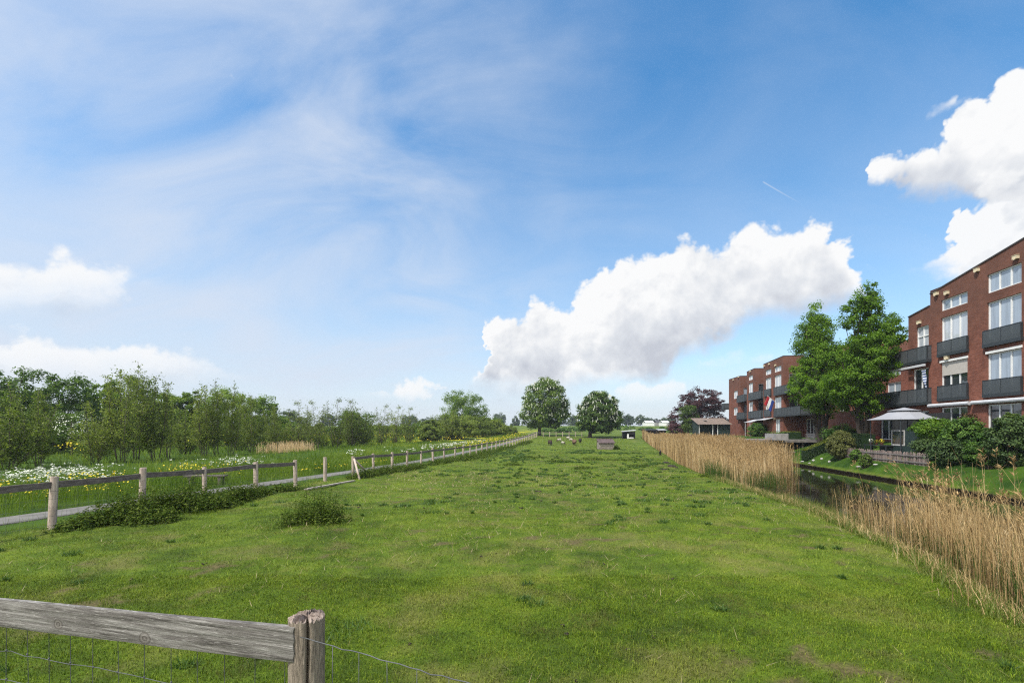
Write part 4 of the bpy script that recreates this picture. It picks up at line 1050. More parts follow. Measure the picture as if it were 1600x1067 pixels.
def window(root, off, a, b, z0, z1, nv=3, t=0., transom=None, pane='pane', axis='s', depth=.09, name='window', lights=None):
    """white frame with mullions standing in an opening, one pane mesh behind it"""
    fr = MB(); w = .075
    def bx(p0, p1, q0, q1, d0, d1, mb):
        if axis == 's': mb.box(t + d0 - off[0], t + d1 - off[0], p0 - off[1], p1 - off[1], q0 - off[2], q1 - off[2])
        else: mb.box(p0 - off[0], p1 - off[0], t + d0 - off[1], t + d1 - off[1], q0 - off[2], q1 - off[2])
    d0, d1 = depth, depth + .06
    bx(a, a + w, z0, z1, d0, d1, fr); bx(b - w, b, z0, z1, d0, d1, fr)
    bx(a + w, b - w, z0, z0 + w, d0, d1, fr); bx(a + w, b - w, z1 - w, z1, d0, d1, fr)
    xs = [a + (b - a) * k / nv for k in range(1, nv)]
    for x in xs: bx(x - .04, x + .04, z0 + w, z1 - w, d0, d1, fr)
    if transom: bx(a + w, b - w, transom - .035, transom + .035, d0 - .004, d1 - .004, fr)
    f = fr.build(name, M['white'], root)
    pn = MB(); bx(a + .01, b - .01, z0 + .01, z1 - .01, d1 - .015, d1 - .005, pn); pn.build('pane', M[pane], f)
    return f

def balcony(root, off, s0, s1, t0, t1, zf, h=1.0, npan=5, name='balcony', rail_ends=True):
    """slab, dark posts with a top rail, smoked glass panels"""
    o = np.array(off)
    sl_ = MB(); sl_.box(t0 - o[0], t1 - o[0], s0 - o[1], s1 - o[1], zf - .20 - o[2], zf - o[2]); b = sl_.build(name, M['antracite'], root)
    fr = MB(); gl = MB(); zt = zf + h
    def seg(p, q, n):
        p = np.array(p); q = np.array(q)
        for k in range(n + 1):
            c = p + (q - p) * k / n; fr.box(c[0] - .02 - o[0], c[0] + .02 - o[0], c[1] - .02 - o[1], c[1] + .02 - o[1], zf - o[2], zt - .03 - o[2])
        fr.beam((*(p - o[:2]), zt - .015 - o[2]), (*(q - o[:2]), zt - .015 - o[2]), .05, .03)
        d = (q - p) / np.linalg.norm(q - p); e = np.array((d[1], -d[0])) * .006
        for k in range(n):
            a = p + (q - p) * (k + .012) / n - o[:2]; c = p + (q - p) * (k + .988) / n - o[:2]
            z0, z1 = zf - .10 - o[2], zt - .035 - o[2]
            V = [(*(a - e), z0), (*(c - e), z0), (*(c + e), z0), (*(a + e), z0), (*(a - e), z1), (*(c - e), z1), (*(c + e), z1), (*(a + e), z1)]
            gl.add(V, [(0,3,2,1),(4,5,6,7),(0,1,5,4),(1,2,6,5),(2,3,7,6),(3,0,4,7)])
    seg((t0 + .03, s0 + .03), (t0 + .03, s1 - .03), npan)
    if rail_ends:
        seg((t0 + .08, s0 + .03), (t1 - .05, s0 + .03), max(1, round((t1 - t0) / 1.0)))
        seg((t0 + .08, s1 - .03), (t1 - .05, s1 - .03), max(1, round((t1 - t0) / 1.0)))
    fr.build('railing', M['antracite'], b); gl.build('glass_panel', M['balglass'], b)
    return b

def juliet(root, off, s0, s1, z0, z1, t=0.):
    return balcony(root, off, s0, s1, t - .17, t - .01, z0 + .10, z1 - z0 - .10, 2, 'juliet_balcony', True)

def coping(mb, pts, off, w=.34, h=.07):
    for p, q in zip(pts[:-1], pts[1:]):
        mb.beam(np.array(p) - off, np.array(q) - off, w, h)

def nestbox(root, off, s, z, t=0.):
    mb = MB(); mb.box(t - .16 - off[0], t - off[0], s - .15 - off[1], s + .15 - off[1], z - .10 - off[2], z + .10 - off[2])
    mb.box(t - .18 - off[0], t - .01 - off[0], s - .17 - off[1], s + .17 - off[1], z + .102 - off[2], z + .12 - off[2])
    mb.box(t - .175 - off[0], t - .162 - off[0], s - .05 - off[1], s + .05 - off[1], z - .14 - off[2], z - .06 - off[2])
    mb.build('nest_box', M['cream'], root)

def wire_up(mb, off):
    mb.V = [v - np.array(off) for v in mb.V]; return mb

K = sqrt(1 + SL * SL)
def S(Y): return Y * K
ZG = -1.0
def house_root(name, u0, s0, label, cat='apartment building'):
    Yr = s0 / K
    r = empty(name, (u0 + SL * Yr, Yr, ZG), -TH, label, cat)
    return r, np.array((0, s0, ZG))

# ======== nearer house =====================================================
U0 = 24.3
def sp_(px): return S(uY(px, U0))
sA, sB, sC = S(36.0), S(33.7), S(18.0)              # far end of the low part | start of the tall part | near end (out of frame)
near, off = house_root('brick_apartment_house', U0, sB, 'nearer brick apartment house with sloping parapet, beige sunblind and cream nest boxes')
par = lambda s: 9.66 + (sB - s) * .139
A0, A1 = sp_(1511.9), sp_(1470.3); B0, B1 = sp_(1596.3), sp_(1542.3); C0, C1 = S(22.6), S(24.7)
holes = [(A0, A1, 8.17, 8.93), (B0, B1, 8.30, 9.44), (C0, C1, 8.7, 9.9), (A0, A1, 5.25, 7.70), (B0, B1, 5.25, 7.74), (C0, C1, 5.25, 7.74), (A0, A1, 2.2, 4.62), (B0, B1, 2.2, 4.62), (C0, C1, 2.2, 4.62), (A0, A1, -.85, 1.55), (B0, B1, -.85, 1.55), (C0, C1, -.85, 1.55)]
wl = MB(); facade(wl, sC, sB, ZG - .6, par(sC), par(sB), holes)
# low part, its two balcony doors, upstairs and in the recess below
D0, D1 = sp_(1451.2), sp_(1431.8)
lowtop = lambda s: 8.56 + (sA - s) * .12
facade(wl, sB, sA, ZG - .6, lowtop(sB), lowtop(sA), [(D0, D1, 5.12, 7.56), (D0 - .0, D1 + .35, 2.06, 4.5), (D0, D1, -.85, 1.4)])
# end walls, back and the step between the two roofs
def slab(mb, pts): mb.add(pts, [tuple(range(len(pts)))])
DEP = 10.
slab(wl, [(0, sA, ZG - .6), (DEP, sA, ZG - .6), (DEP, sA, lowtop(sA)), (0, sA, lowtop(sA))])
slab(wl, [(0, sB, lowtop(sB) - 1.0), (DEP, sB, lowtop(sB) - 1.0), (DEP, sB, par(sB)), (0, sB, par(sB))])
slab(wl, [(0, sC, ZG - .6), (DEP, sC, ZG - .6), (DEP, sC, par(sC)), (0, sC, par(sC))])
slab(wl, [(DEP, sC, ZG - .6), (DEP, sA, ZG - .6), (DEP, sA, lowtop(sA)), (DEP, sC, par(sC))])
# inside skin so that nothing shows daylight through
wire_up(wl, off).build('wall', M['brick'], near)
inn = MB(); inn.box(.35, 9.8, sC + .1, sA - .1, ZG, 8.0); wire_up(inn, off).build('interior', M['dark'], near)
rf = MB(); slab(rf, [(.05, sC, par(sC) - .25), (DEP, sC, par(sC) - .25), (DEP, sB, par(sB) - .25), (.05, sB, par(sB) - .25)]); slab(rf, [(.05, sB, lowtop(sB) - .25), (DEP, sB, lowtop(sB) - .25), (DEP, sA, lowtop(sA) - .25), (.05, sA, lowtop(sA) - .25)])
rfo = wire_up(rf, off).build('roof', M['coping'], near)
cpg = MB(); coping(cpg, [(.12, sC, par(sC) + .03), (.12, sB, par(sB) + .03)], off); coping(cpg, [(.12, sB + .05, lowtop(sB) + .03), (.12, sA, lowtop(sA) + .03)], off); coping(cpg, [(.3, sB - .1, par(sB) + .03), (DEP, sB - .1, par(sB) + .03)], off); cpg.build('coping', M['coping'], rfo)
# white edge of the roof further back on the right, fixed letters of nothing: plain windows
for (a, b, z0, z1), nv, pn in zip(holes, (3, 3, 3) * 4, ('pane', 'pane', 'pane', 'panew', 'pane', 'pane', 'paned', 'pane', 'pane', 'paned', 'paned', 'paned')):
    window(near, off, a, b, z0, z1, nv, pane=pn)
for a, b in ((A0, A1), (B0, B1), (C0, C1)):
    juliet(near, off, a - .15, b + .15, 5.12, 6.06); juliet(near, off, a - .15, b + .15, 2.08, 3.04)
    rb_ = MB(); rb_.box(-.05, .085, a - .06, b + .06, 4.63, 4.78); wire_up(rb_, off).build('blind_box', M['white'], near)
bl = MB(); bl.box(.045, .06, A0 + .06, A1 - .06, 3.72, 4.62); wire_up(bl, off).build('sunblind', M['shade'], near)
for a, b in ((sp_(1519.5), sp_(1455.4)), (S(25.6), sp_(1523.6)), (S(21), S(25.2))):
    mb = MB(); mb.tube([(-.16, a + .0, 1.72), (-.16, b, 1.72)], .125, 10); mb.box(-.05, 0, a + .1, b - .1, 1.65, 1.79); wire_up(mb, off).build('awning_cassette', M['awning'], near, False)
window(near, off, D0, D1, 5.12, 7.56, 2, transom=6.85, pane='panew', name='balcony_door'); window(near, off, D0, D1 + .35, 2.06, 4.5, 2, pane='paned', name='balcony_door'); window(near, off, D0, D1, -.85, 1.4, 2, pane='paned', name='garden_door')
b_up = balcony(near, off, S(33.55), S(39.6), -.32, 1.6, 5.05, .98, 6)
b_lo = balcony(near, off, S(33.55), S(39.6), -.32, 1.6, 2.02, 1.0, 6)
mb = MB(); mb.box(-.40, -.30, S(33.7), S(37.4), 4.58, 4.74); wire_up(mb, off).build('awning_cassette', M['awning'], near)
for px, y in ((1464.6, 459.2), (1481, 457.6), (1528.3, 422), (1589.5, 402), (1437.6, 503.8), (1481.5, 558.9)):
    nestbox(near, off, sp_(px), hz(y, uY(px, U0)))
# recessed wing between the houses, seen behind and below the balcony
wg = MB(); w0, w1 = sA + .01, S(52)
facade(wg, w0, w1, ZG - .6, 1.9, 1.9, [(S(39.6), S(41.6), -.8, 1.1), (sp_(1337), sp_(1320), .1, .85)], 1.2)
slab(wg, [(1.2, w0, 1.9), (1.2, w1, 1.9), (4.2, w1, 1.9), (4.2, w0, 1.9)])
facade(wg, w0, w1, 1.9, 6.9, 6.9, [(S(38), S(40), 2.1, 4.5), (S(44), S(46), 2.1, 4.5), (S(44), S(46), 5.1, 6.4)], 4.2)
slab(wg, [(1.2, w1, ZG - .6), (DEP, w1, ZG - .6), (DEP, w1, 6.9), (4.2, w1, 6.9), (4.2, w1, 1.9), (1.2, w1, 1.9)])
slab(wg, [(4.2, w0, 6.9), (4.2, w1, 6.9), (DEP, w1, 6.9), (DEP, w0, 6.9)])
wgo = wire_up(wg, off).build('recessed_wing', M['brick'], near)
window(wgo, off, S(39.6), S(41.6), -.8, 1.1, 2, 1.2, pane='paned'); window(wgo, off, sp_(1337), sp_(1320), .1, .85, 1, 1.2, pane='paned')
window(wgo, off, S(38), S(40), 2.1, 4.5, 2, 4.2, pane='paned'); window(wgo, off, S(44), S(46), 2.1, 4.5, 2, 4.2, pane='pane'); window(wgo, off, S(44), S(46), 5.1, 6.4, 2, 4.2, pane='pane')
inn = MB(); inn.box(1.7, 4., w0 + .1, w1 - .1, ZG, 1.8); inn.box(4.5, 9, w0 + .1, w1 - .1, ZG, 6.7); wire_up(inn, off).build('interior', M['dark'], near)
# towel drying on the lower balcony's line
tw = MB(); s_ = sp_(1451); V = []
for k in range(9):
    zz = 4.3 - k * .16; V += [(-.26 + .03 * sin(k), s_ + .30 - .05 * k + .02, zz), (-.24 - .03 * sin(k * 1.3), s_ - .12 - .01 * k, zz)]
tw.add(V, [(2*k, 2*k+1, 2*k+3, 2*k+2) for k in range(8)])
m, nt = newmat('striped_towel'); tc = N(nt, 'TexCoord'); wv_ = N(nt, 'TexWave', bands_direction='Z', i_Scale=1.6, i_Distortion=.4); L(nt, tc.outputs['Object'], wv_.inputs[0])
p = N(nt, 'BsdfPrincipled', i_Roughness=.9); L(nt, ramp(nt, wv_.outputs[0], [(.45, (.55, .58, .65)), (.55, (.06, .10, .22))]), p.inputs[0]); out_(nt, p.outputs[0])
o = tw.build('towel', m); o.modifiers.new('thick', 'SOLIDIFY').thickness = .012
o.location = near.matrix_basis @ Vector((0, 0, 0)) ; 
o.rotation_euler = (0, 0, -TH)
o.data.transform(__import__('mathutils').Matrix.Translation(Vector(-off)))
tag(o, 'blue and white striped towel hanging beside the lower balcony door', 'towel')

# ======== further house: three bays stepping away ==========================
U1 = 26.5
def sq(px): return S(uY(px, U1))
far, off = house_root('brick_apartment_house', U1, sq(1224), 'further brick apartment house of three stepped bays with dark glass balconies')
bays = [(sq(1224), sq(1193), 10.1, 9.95), (sq(1179), sq(1167), 9.85, 9.75), (sq(1157), sq(1139), 9.45, 9.55)]
wl = MB(); inn = MB(); cpg = MB()
W3a, W3b = (sq(1220.8), sq(1210)), (sq(1205), sq(1196)); W2 = (sq(1176.2), sq(1169.8)); W1 = (sq(1152.6), sq(1146.3))
H3 = [(*W3a, 8.2, 8.95), (*W3b, 8.2, 8.95), (*W3a, 5.25, 7.72), (*W3b, 5.25, 7.72), (*W3a, 2.2, 4.62), (*W3b, 2.2, 4.62), (sq(1219), sq(1211.5), -.85, 1.55)]
H2 = [(*W2, 8.2, 8.95), (*W2, 5.25, 7.72), (*W2, 2.2, 4.62)]
H1 = [(*W1, 5.7, 7.1), (*W1, 2.7, 4.1)]
for (a, b, za, zb), hs_ in zip(bays, (H3, H2, H1)):
    facade(wl, a, b, ZG - .6, za, zb, hs_)
    slab(wl, [(0, b, ZG - .6), (DEP, b, ZG - .6), (DEP, b, zb), (0, b, zb)])
    inn.box(.35, 9.5, a + .35, b - .1, ZG, za - .8)
    rf = None
    coping(cpg, [(.12, a, za + .03), (.12, b, zb + .03)], off, .3, .06); coping(cpg, [(0, a + .12, za + .03), (DEP, a + .12, za + .03)], off, .3, .06)
    slab(cpg, [(0 - off[0], a - off[1], za - .2 - off[2]), (DEP - off[0], a - off[1], za - .2 - off[2]), (DEP - off[0], b - off[1], zb - .2 - off[2]), (0 - off[0], b - off[1], zb - .2 - off[2])])
# near return walls of each bay, with balcony doors; recess walls behind the balconies
a3, a2, a1 = bays[0][0], bays[1][0], bays[2][0]
facade(wl, 0, 2.6, ZG - .6, bays[0][2], bays[0][2], [(.75, 1.85, 5.15, 7.7), (.75, 1.95, 2.1, 4.6)], a3, axis='t')
facade(wl, 0, 2.2, ZG - .6, bays[1][2], bays[1][2], [(.6, 1.6, 5.15, 7.4), (.6, 1.6, 2.1, 4.5)], a2, axis='t')
facade(wl, 0, 2.2, ZG - .6, bays[2][2], bays[2][2], [(.5, 1.5, 5.15, 7.4), (.6, 1.6, 2.1, 4.5)], a1, axis='t')
e0 = S(52.05)
facade(wl, e0, a3, ZG - .6, 9.7, 9.7, [(a3 - 3.6, a3 - .6, -.85, 1.5), (a3 - 3.0, a3 - .6, 2.1, 4.6), (a3 - 3., a3 - .6, 5.15, 7.6), (e0 + 1.5, e0 + 3.5, 2.1, 4.6), (e0 + 1.5, e0 + 3.5, 5.15, 7.6)], 2.6)
slab(wl, [(2.6, e0, ZG - .6), (DEP, e0, ZG - .6), (DEP, e0, 9.7), (2.6, e0, 9.7)])
slab(cpg, [(2.6 - off[0], e0 - off[1], 9.6 - off[2]), (DEP - off[0], e0 - off[1], 9.6 - off[2]), (DEP - off[0], a3 - off[1], 9.6 - off[2]), (2.6 - off[0], a3 - off[1], 9.6 - off[2])])
for a, b in ((bays[0][1], a2), (bays[1][1], a1)):
    facade(wl, a, b, ZG - .6, 9.4, 9.4, [(a + .8, b - .8, 5.15, 7.4), (a + .8, b - .8, 2.1, 4.5), (a + .8, b - .8, -.85, 1.5)], 2.2)
    for z0, z1 in ((5.15, 7.4), (2.1, 4.5), (-.85, 1.5)): window(far, off, a + .8, b - .8, z0, z1, 2, 2.2, pane='paned', name='balcony_door')
    inn.box(2.6, 9.5, a, b, ZG, 9.)
inn.box(2.95, 9.5, e0 + .1, a3 - .1, ZG, 9.2)
wire_up(wl, off).build('wall', M['brick'], far); wire_up(inn, off).build('interior', M['dark'], far); cpg.build('coping', M['coping'], far)
for h in H3[:2]: window(far, off, *h, 2, pane='panew')
for h in H3[2:6]: window(far, off, *h, 2, pane='panew')
window(far, off, *H3[6], 2, pane='panew', name='garden_door')
window(far, off, *H2[0], 2, pane='panew'); window(far, off, *H2[1], 2, pane='panew'); window(far, off, *H2[2], 2, pane='panew')
for h in H1: window(far, off, *h, 2, pane='panew')
for z0, z1 in ((5.15, 7.7), (2.1, 4.6)): window(far, off, .75, 1.85, z0, z1, 1, a3, pane='paned', axis='t', name='balcony_door')
for z0, z1 in ((5.15, 7.4), (2.1, 4.5)):
    window(far, off, .6, 1.6, z0, z1, 1, a2, pane='paned', axis='t', name='balcony_door'); window(far, off, .5, 1.5, z0, z1, 1, a1, pane='pane', axis='t', name='balcony_door')
for s0_, s1_, z0, z1 in ((a3 - 3.6, a3 - .6, -.85, 1.5), (a3 - 3.0, a3 - .6, 2.1, 4.6), (a3 - 3., a3 - .6, 5.15, 7.6), (e0 + 1.5, e0 + 3.5, 2.1, 4.6), (e0 + 1.5, e0 + 3.5, 5.15, 7.6)):
    window(far, off, s0_, s1_, z0, z1, 3, 2.6, pane='paned', name='balcony_door')
juliet(far, off, W3b[0] - .15, W3b[1] + .15, 5.12, 6.06); juliet(far, off, W3b[0] - .15, W3b[1] + .15, 2.08, 3.04)
for zf in (5.05, 2.05):
    balcony(far, off, S(58.6), S(67.1), -.32, 2.55, zf, 1.0, 9)
    balcony(far, off, bays[0][1] + .12, S(77.7), -.32, 2.15, zf, 1.0, 5)
    balcony(far, off, bays[1][1] + .12, S(83.9), -.32, 2.15, zf, 1.0, 4)
    balcony(far, off, bays[2][1] + .02, bays[2][1] + 1.6, -.9, 1.2, zf - .9, .95, 2)
for px, y in ((1194.6, 571.5), (1202.4, 567.4), (1212.4, 570.5), (1173, 580), (1146.4, 593), (1154.5, 588.6), (1212.6, 617.2), (1211.5, 654)):
    nestbox(far, off, sq(px), min(9.7, hz(y, uY(px, U1))))
mb = MB(); mb.ball((1.3, a3 - .1, 8.15), .14); wire_up(mb, off).build('globe_lamp', M['white'], far)
# sloping canopies over the terrace of the middle bays
mb = MB(); mb.add([(-.02, sq(1193) + .2, 1.75), (-.02, sq(1180), 1.75), (-1.7, sq(1180), 1.25), (-1.7, sq(1193) + .2, 1.25)] , [(0, 1, 2, 3)]); mb.add([(-.02, sq(1209), 1.8), (-.02, sq(1194), 1.8), (-1.2, sq(1194), 1.5), (-1.2, sq(1209), 1.5)], [(0, 1, 2, 3)])
aw = wire_up(mb, off).build('awning', M['awning'], far); aw.modifiers.new('thick', 'SOLIDIFY').thickness = .03
mb = MB(); 
for px in (1190, 1182): mb.tube([(-1.65, sq(px), ZG - .3), (-1.65, sq(px), 1.26)], .035, 6)
wire_up(mb, off).build('awning_post', M['awning'], aw)

# flag on a slanting pole under the first-floor window
pb_ = np.array((-.02, sq(1214.6), 3.72)); pt_ = np.array((-1.25, sq(1214.6), 4.86)); 
fl = empty('flag', tuple(np.array(far.matrix_basis @ Vector(pb_ - off))), -TH, 'red, white and blue flag hanging from a slanting pole on the further house', 'flag')
mb = MB(); mb.tube([(0, 0, 0), pt_ - pb_], [.028, .02], 8); mb.ball(pt_ - pb_, .045); mb.build('pole', M['white'], fl)
h0 = (pt_ - pb_) * .30; h1 = (pt_ - pb_) * .98
mats = [plain('flag_red', (.42, .018, .03), .8, var=.05), plain('flag_white', (.72, .72, .72), .8, var=.03), plain('flag_blue', (.02, .05, .27), .8, var=.05)]
for q in range(3):
    mb = MB(); V = []; nx, ny_ = 6, 14
    for i_ in range(nx + 1):
        a = 1 - (q + i_ / nx) / 3
        for j in range(ny_ + 1):
            f = j / ny_
            base = h0 + (h1 - h0) * a
            V.append(base + np.array((-.30 * f - .10 * f * a, .35 * f + .07 * sin(a * 9 + f * 4) * f, -1.55 * f * (.75 + .25 * (1 - a)) + .05 * sin(f * 7) * a)))
    mb.add(V, [(i_ * (ny_ + 1) + j, (i_ + 1) * (ny_ + 1) + j, (i_ + 1) * (ny_ + 1) + j + 1, i_ * (ny_ + 1) + j + 1) for i_ in range(nx) for j in range(ny_)])
    o = mb.build(('red_stripe', 'white_stripe', 'blue_stripe')[q], mats[q], fl, True); o.modifiers.new('thick', 'SOLIDIFY').thickness = .006
def solve(px, y):
    """distance at which the ground is met on a bearing at a given dip"""
    Yg = np.linspace(3, 118, 4000); z = ground_z(bear(px, Yg) - SL * Yg, Yg, False)
    return float(Yg[np.argmax(-z / Yg * FPX <= y - 672)])
# ---------------------------------------------------------------- near fence
m, nt = newmat('silvered_board_wood')
tc = N(nt, 'TexCoord'); o_ = tc.outputs['Object']
def strn(sc, scale, det, dist=0., rough=.6):
    mp = N(nt, 'Mapping'); mp.inputs['Scale'].default_value = sc; L(nt, o_, mp.inputs[0])
    n = N(nt, 'TexNoise', i_Scale=scale, i_Detail=det, i_Roughness=rough, i_Distortion=dist); L(nt, mp.outputs[0], n.inputs['Vector']); return n.outputs[0]
gr = strn((1, 9, 26), 3.2, 8., .5, .7); fi = strn((1, 20, 90), 5., 6., .2, .7); bl_ = strn((1, 3, 5), 1.6, 4.); fk = strn((2.5, 10, 34), 6., 4., .3)
# knots: rings around a few points along the board
sp = N(nt, 'SeparateXYZ'); L(nt, o_, sp.inputs[0]); kn = None
for kx, kz, kr in ((1.0, -1.165, .036), (1.7, -1.165, .03), (3.1, -1.16, .03), (4.2, -1.22, .03)):
    d = math_(nt, 'SQRT', math_(nt, 'ADD', math_(nt, 'POWER', math_(nt, 'MULTIPLY', math_(nt, 'SUBTRACT', sp.outputs[0], kx), .75), 2.), math_(nt, 'POWER', math_(nt, 'SUBTRACT', sp.outputs[2], kz), 2.)))
    d = math_(nt, 'ADD', d, math_(nt, 'MULTIPLY', math_(nt, 'SUBTRACT', bl_, .5), .03)); q = math_(nt, 'SUBTRACT', 1., math_(nt, 'DIVIDE', d, kr), clamp=True); kn = q if kn is None else math_(nt, 'MAXIMUM', kn, q)
f = math_(nt, 'ADD', math_(nt, 'MULTIPLY', gr, .55), math_(nt, 'ADD', math_(nt, 'MULTIPLY', fi, .28), math_(nt, 'MULTIPLY', bl_, .22)))
c = ramp(nt, f, [(.40, (.035, .031, .028)), (.48, (.115, .106, .097)), (.56, (.20, .19, .175)), (.66, (.36, .35, .33))])
fl_ = N(nt, 'MapRange', i_1=.60, i_2=.66); L(nt, fk, fl_.inputs[0]); c = mixc(nt, math_(nt, 'MULTIPLY', fl_.outputs[0], .7), c, (.42, .41, .385))
kc = ramp(nt, math_(nt, 'FRACT', math_(nt, 'MULTIPLY', kn, 1.9)), [(.2, (.06, .05, .042)), (.8, (.22, .20, .18))])
c = mixc(nt, math_(nt, 'MULTIPLY', math_(nt, 'GREATER_THAN', kn, .02), .6), c, kc)
p = N(nt, 'BsdfPrincipled', i_Roughness=.85); p.inputs['Specular IOR Level'].default_value = .25
b = N(nt, 'Bump', i_Strength=.7, i_Distance=.006); L(nt, math_(nt, 'ADD', gr, fi), b.inputs['Height']); L(nt, c, p.inputs[0]); L(nt, b.outputs[0], p.inputs['Normal']); out_(nt, p.outputs[0]); M['near_board'] = m

def rough_post(R, H, n=40, m=26, split=None, zlow=0., top=.03, seed=1):
    """a log standing up: uneven section, drying cracks, one deep split, ragged head"""
    r = np.random.default_rng(seed); mb = MB(); th = np.arange(n) * 2 * pi / n
    lob = 1 + .05 * np.sin(2 * th + r.uniform(0, 6)) + .03 * np.sin(3 * th + r.uniform(0, 6))
    crk = np.zeros(n)
    crk += np.abs(r.normal(0, .022, n))
    for _ in range(7): crk += r.uniform(.03, .10) * np.exp(-((np.angle(np.exp(1j * (th - r.uniform(0, 2 * pi))))) / .05) ** 2)
    V = []
    for k in range(m + 1):
        z = zlow + (H - zlow) * k / m; rr = R * (lob - crk * (.6 + .4 * sin(k * .9))) * (1 + r.normal(0, .008, n)) * (1.04 - .05 * k / m)
        if split is not None: rr = rr - R * .75 * np.exp(-((np.angle(np.exp(1j * (th - split - .03 * sin(k * .33))))) / .07) ** 2)
        zz = np.full(n, z) + (r.normal(0, top * .6, n) if k == m else 0)
        V.append(np.stack([rr * np.cos(th), rr * np.sin(th), zz], -1))
    rr0 = V[-1]
    F = [(k * n + j, k * n + (j + 1) % n, (k + 1) * n + (j + 1) % n, (k + 1) * n + j) for k in range(m) for j in range(n)]
    mb.add(np.concatenate(V), F)
    cap = MB(); W_ = [rr0]
    for f in (.86, .7, .5, .28): 
        q = rr0 * np.array((f, f, 1)); q[:, 2] = H + r.normal(0, top, n) + top * .5; W_.append(q)
    W_.append(np.array([[0, 0, H]]))
    F = [(k * n + j, k * n + (j + 1) % n, (k + 1) * n + (j + 1) % n, (k + 1) * n + j) for k in range(4) for j in range(n)] + [(4 * n + j, 4 * n + (j + 1) % n, 5 * n) for j in range(n)]
    cap.add(np.concatenate(W_), F)
    return mb, cap

px_, pY = bear(480, 2.47), 2.47; zt = -.955
zg = gz(px_ - SL * pY, pY)
nf_ = empty('board_fence', (px_, pY, zg), 0, 'weathered grey board fence with wire netting in the near left corner', 'fence')
mb, cap = rough_post(.088, zt - zg - .015, n=110, m=46, split=radians(-66), zlow=-.25, top=.008, seed=4)
po = mb.build('post', M['old_post'], nf_, True); cap.build('post_head', M['post_end'], po)
R0 = np.array((bear(462, 2.395), 2.395, 0)); D = np.array((-2.147, .62, 0)); Ld = np.linalg.norm(D); D /= Ld; Nn = np.array((D[1], -D[0], 0)); Nn = Nn if Nn[1] < 0 else -Nn
bd = empty('board_holder', (0, 0, 0)); bpy.data.objects.remove(bd)
mb = MB(); nx, nz = 90, 10; Lb = 5.2; r_ = np.random.default_rng(3)
V = []; edge_t = r_.normal(0, .0022, nx + 1).cumsum() * .35; edge_b = r_.normal(0, .003, nx + 1).cumsum() * .35
for face in (0, 1):
    for i_ in range(nx + 1):
        s_ = Lb * i_ / nx; top = -.992 - .036 * s_ + edge_t[i_] * .6; bot = -1.168 - .036 * s_ + edge_b[i_] * .6
        if i_ == 0: pass
        for j in range(nz + 1):
            z = bot + (top - bot) * j / nz
            # faceted edge wear and shallow relief
            w = .017 - (.004 if j in (0, nz) else 0) + .0012 * sin(j * 2.1 + i_ * .13)
            V.append((s_ + (.004 * sin(j * 1.7) if i_ == 0 else 0), w if face else -w, z))
idx = lambda f, i_, j: f * (nx + 1) * (nz + 1) + i_ * (nz + 1) + j
F = []
for i_ in range(nx):
    for j in range(nz):
        F.append((idx(0, i_, j), idx(0, i_ + 1, j), idx(0, i_ + 1, j + 1), idx(0, i_, j + 1))); F.append((idx(1, i_, j), idx(1, i_, j + 1), idx(1, i_ + 1, j + 1), idx(1, i_ + 1, j)))
    F.append((idx(0, i_, nz), idx(0, i_ + 1, nz), idx(1, i_ + 1, nz), idx(1, i_, nz))); F.append((idx(0, i_, 0), idx(1, i_, 0), idx(1, i_ + 1, 0), idx(0, i_ + 1, 0)))
for j in range(nz):
    F.append((idx(0, 0, j), idx(0, 0, j + 1), idx(1, 0, j + 1), idx(1, 0, j))); F.append((idx(0, nx, j), idx(1, nx, j), idx(1, nx, j + 1), idx(0, nx, j + 1)))
mb.add(V, F); bo = mb.build('board', M['near_board'], nf_)
bo.location = R0 - np.array(nf_.location) ; bo.location.z = -zg; bo.rotation_euler = (0, 0, atan2(D[1], D[0]))
# netting: knotted wires behind the board, carried on past the post
wm_ = MB(); base = np.array((0, 0, 0.))
def wl_(p, q, r=.0019, kink=0.004, n=14):
    p = np.array(p, float); q = np.array(q, float); t = np.linspace(0, 1, n)[:, None]
    wob = rng.normal(0, kink, (n, 3)) * np.array((.3, .3, 1)); wob[0] = wob[-1] = 0
    wm_.tube(p + (q - p) * t + wob, r, 6)
off3 = Nn * -.028
def bpt(s_, z): return R0 + D * s_ + off3 + np.array((0, 0, z))
for z in (-1.10, -1.415, -1.60, -1.78, -1.95, -2.12): wl_(bpt(-.02, z), bpt(5.1, z - .02), n=40)
s_ = .09
while s_ < 5.1:
    wl_(bpt(s_, -1.10), bpt(s_ + rng.normal(0, .012), -2.2), .0017, .003, 8); 
    for z in (-1.415, -1.60, -1.78): wm_.ball(bpt(s_, z), (.006, .006, .008), 6, 4)
    s_ += .196 + rng.normal(0, .006)
Q0 = R0 + np.array((.03, -.02, 0)); D2 = np.array((.90, -.42, 0)); D2 /= np.linalg.norm(D2)
def qpt(s_, z): return Q0 + D2 * s_ + np.array((0, 0, z))
wl_(qpt(0, -1.035), qpt(2.2, -1.07), .0024, .0035, 40)
for z in (-1.41, -1.60, -1.80, -2.0): wl_(qpt(.1, z), qpt(2.2, z - .03), n=30)
s_ = .22
while s_ < 2.2:
    wl_(qpt(s_, -1.04), qpt(s_, -2.15), .0017, .003, 8); s_ += .165
wo_ = MB(); wo_.V = [v - np.array(nf_.location) for v in wm_.V]; wo_.F = wm_.F; wo_.T = wm_.T; wo_.n = wm_.n
wo_.build('wire_netting', M['wire'], nf_, True)
P2 = qpt(2.25, 0); 
mb, cap = rough_post(.08, -1.0 - gz(P2[0] - SL * P2[1], P2[1]), zlow=-.2, top=.012, seed=9)
lo = np.array((P2[0], P2[1], gz(P2[0] - SL * P2[1], P2[1]))) - np.array(nf_.location)
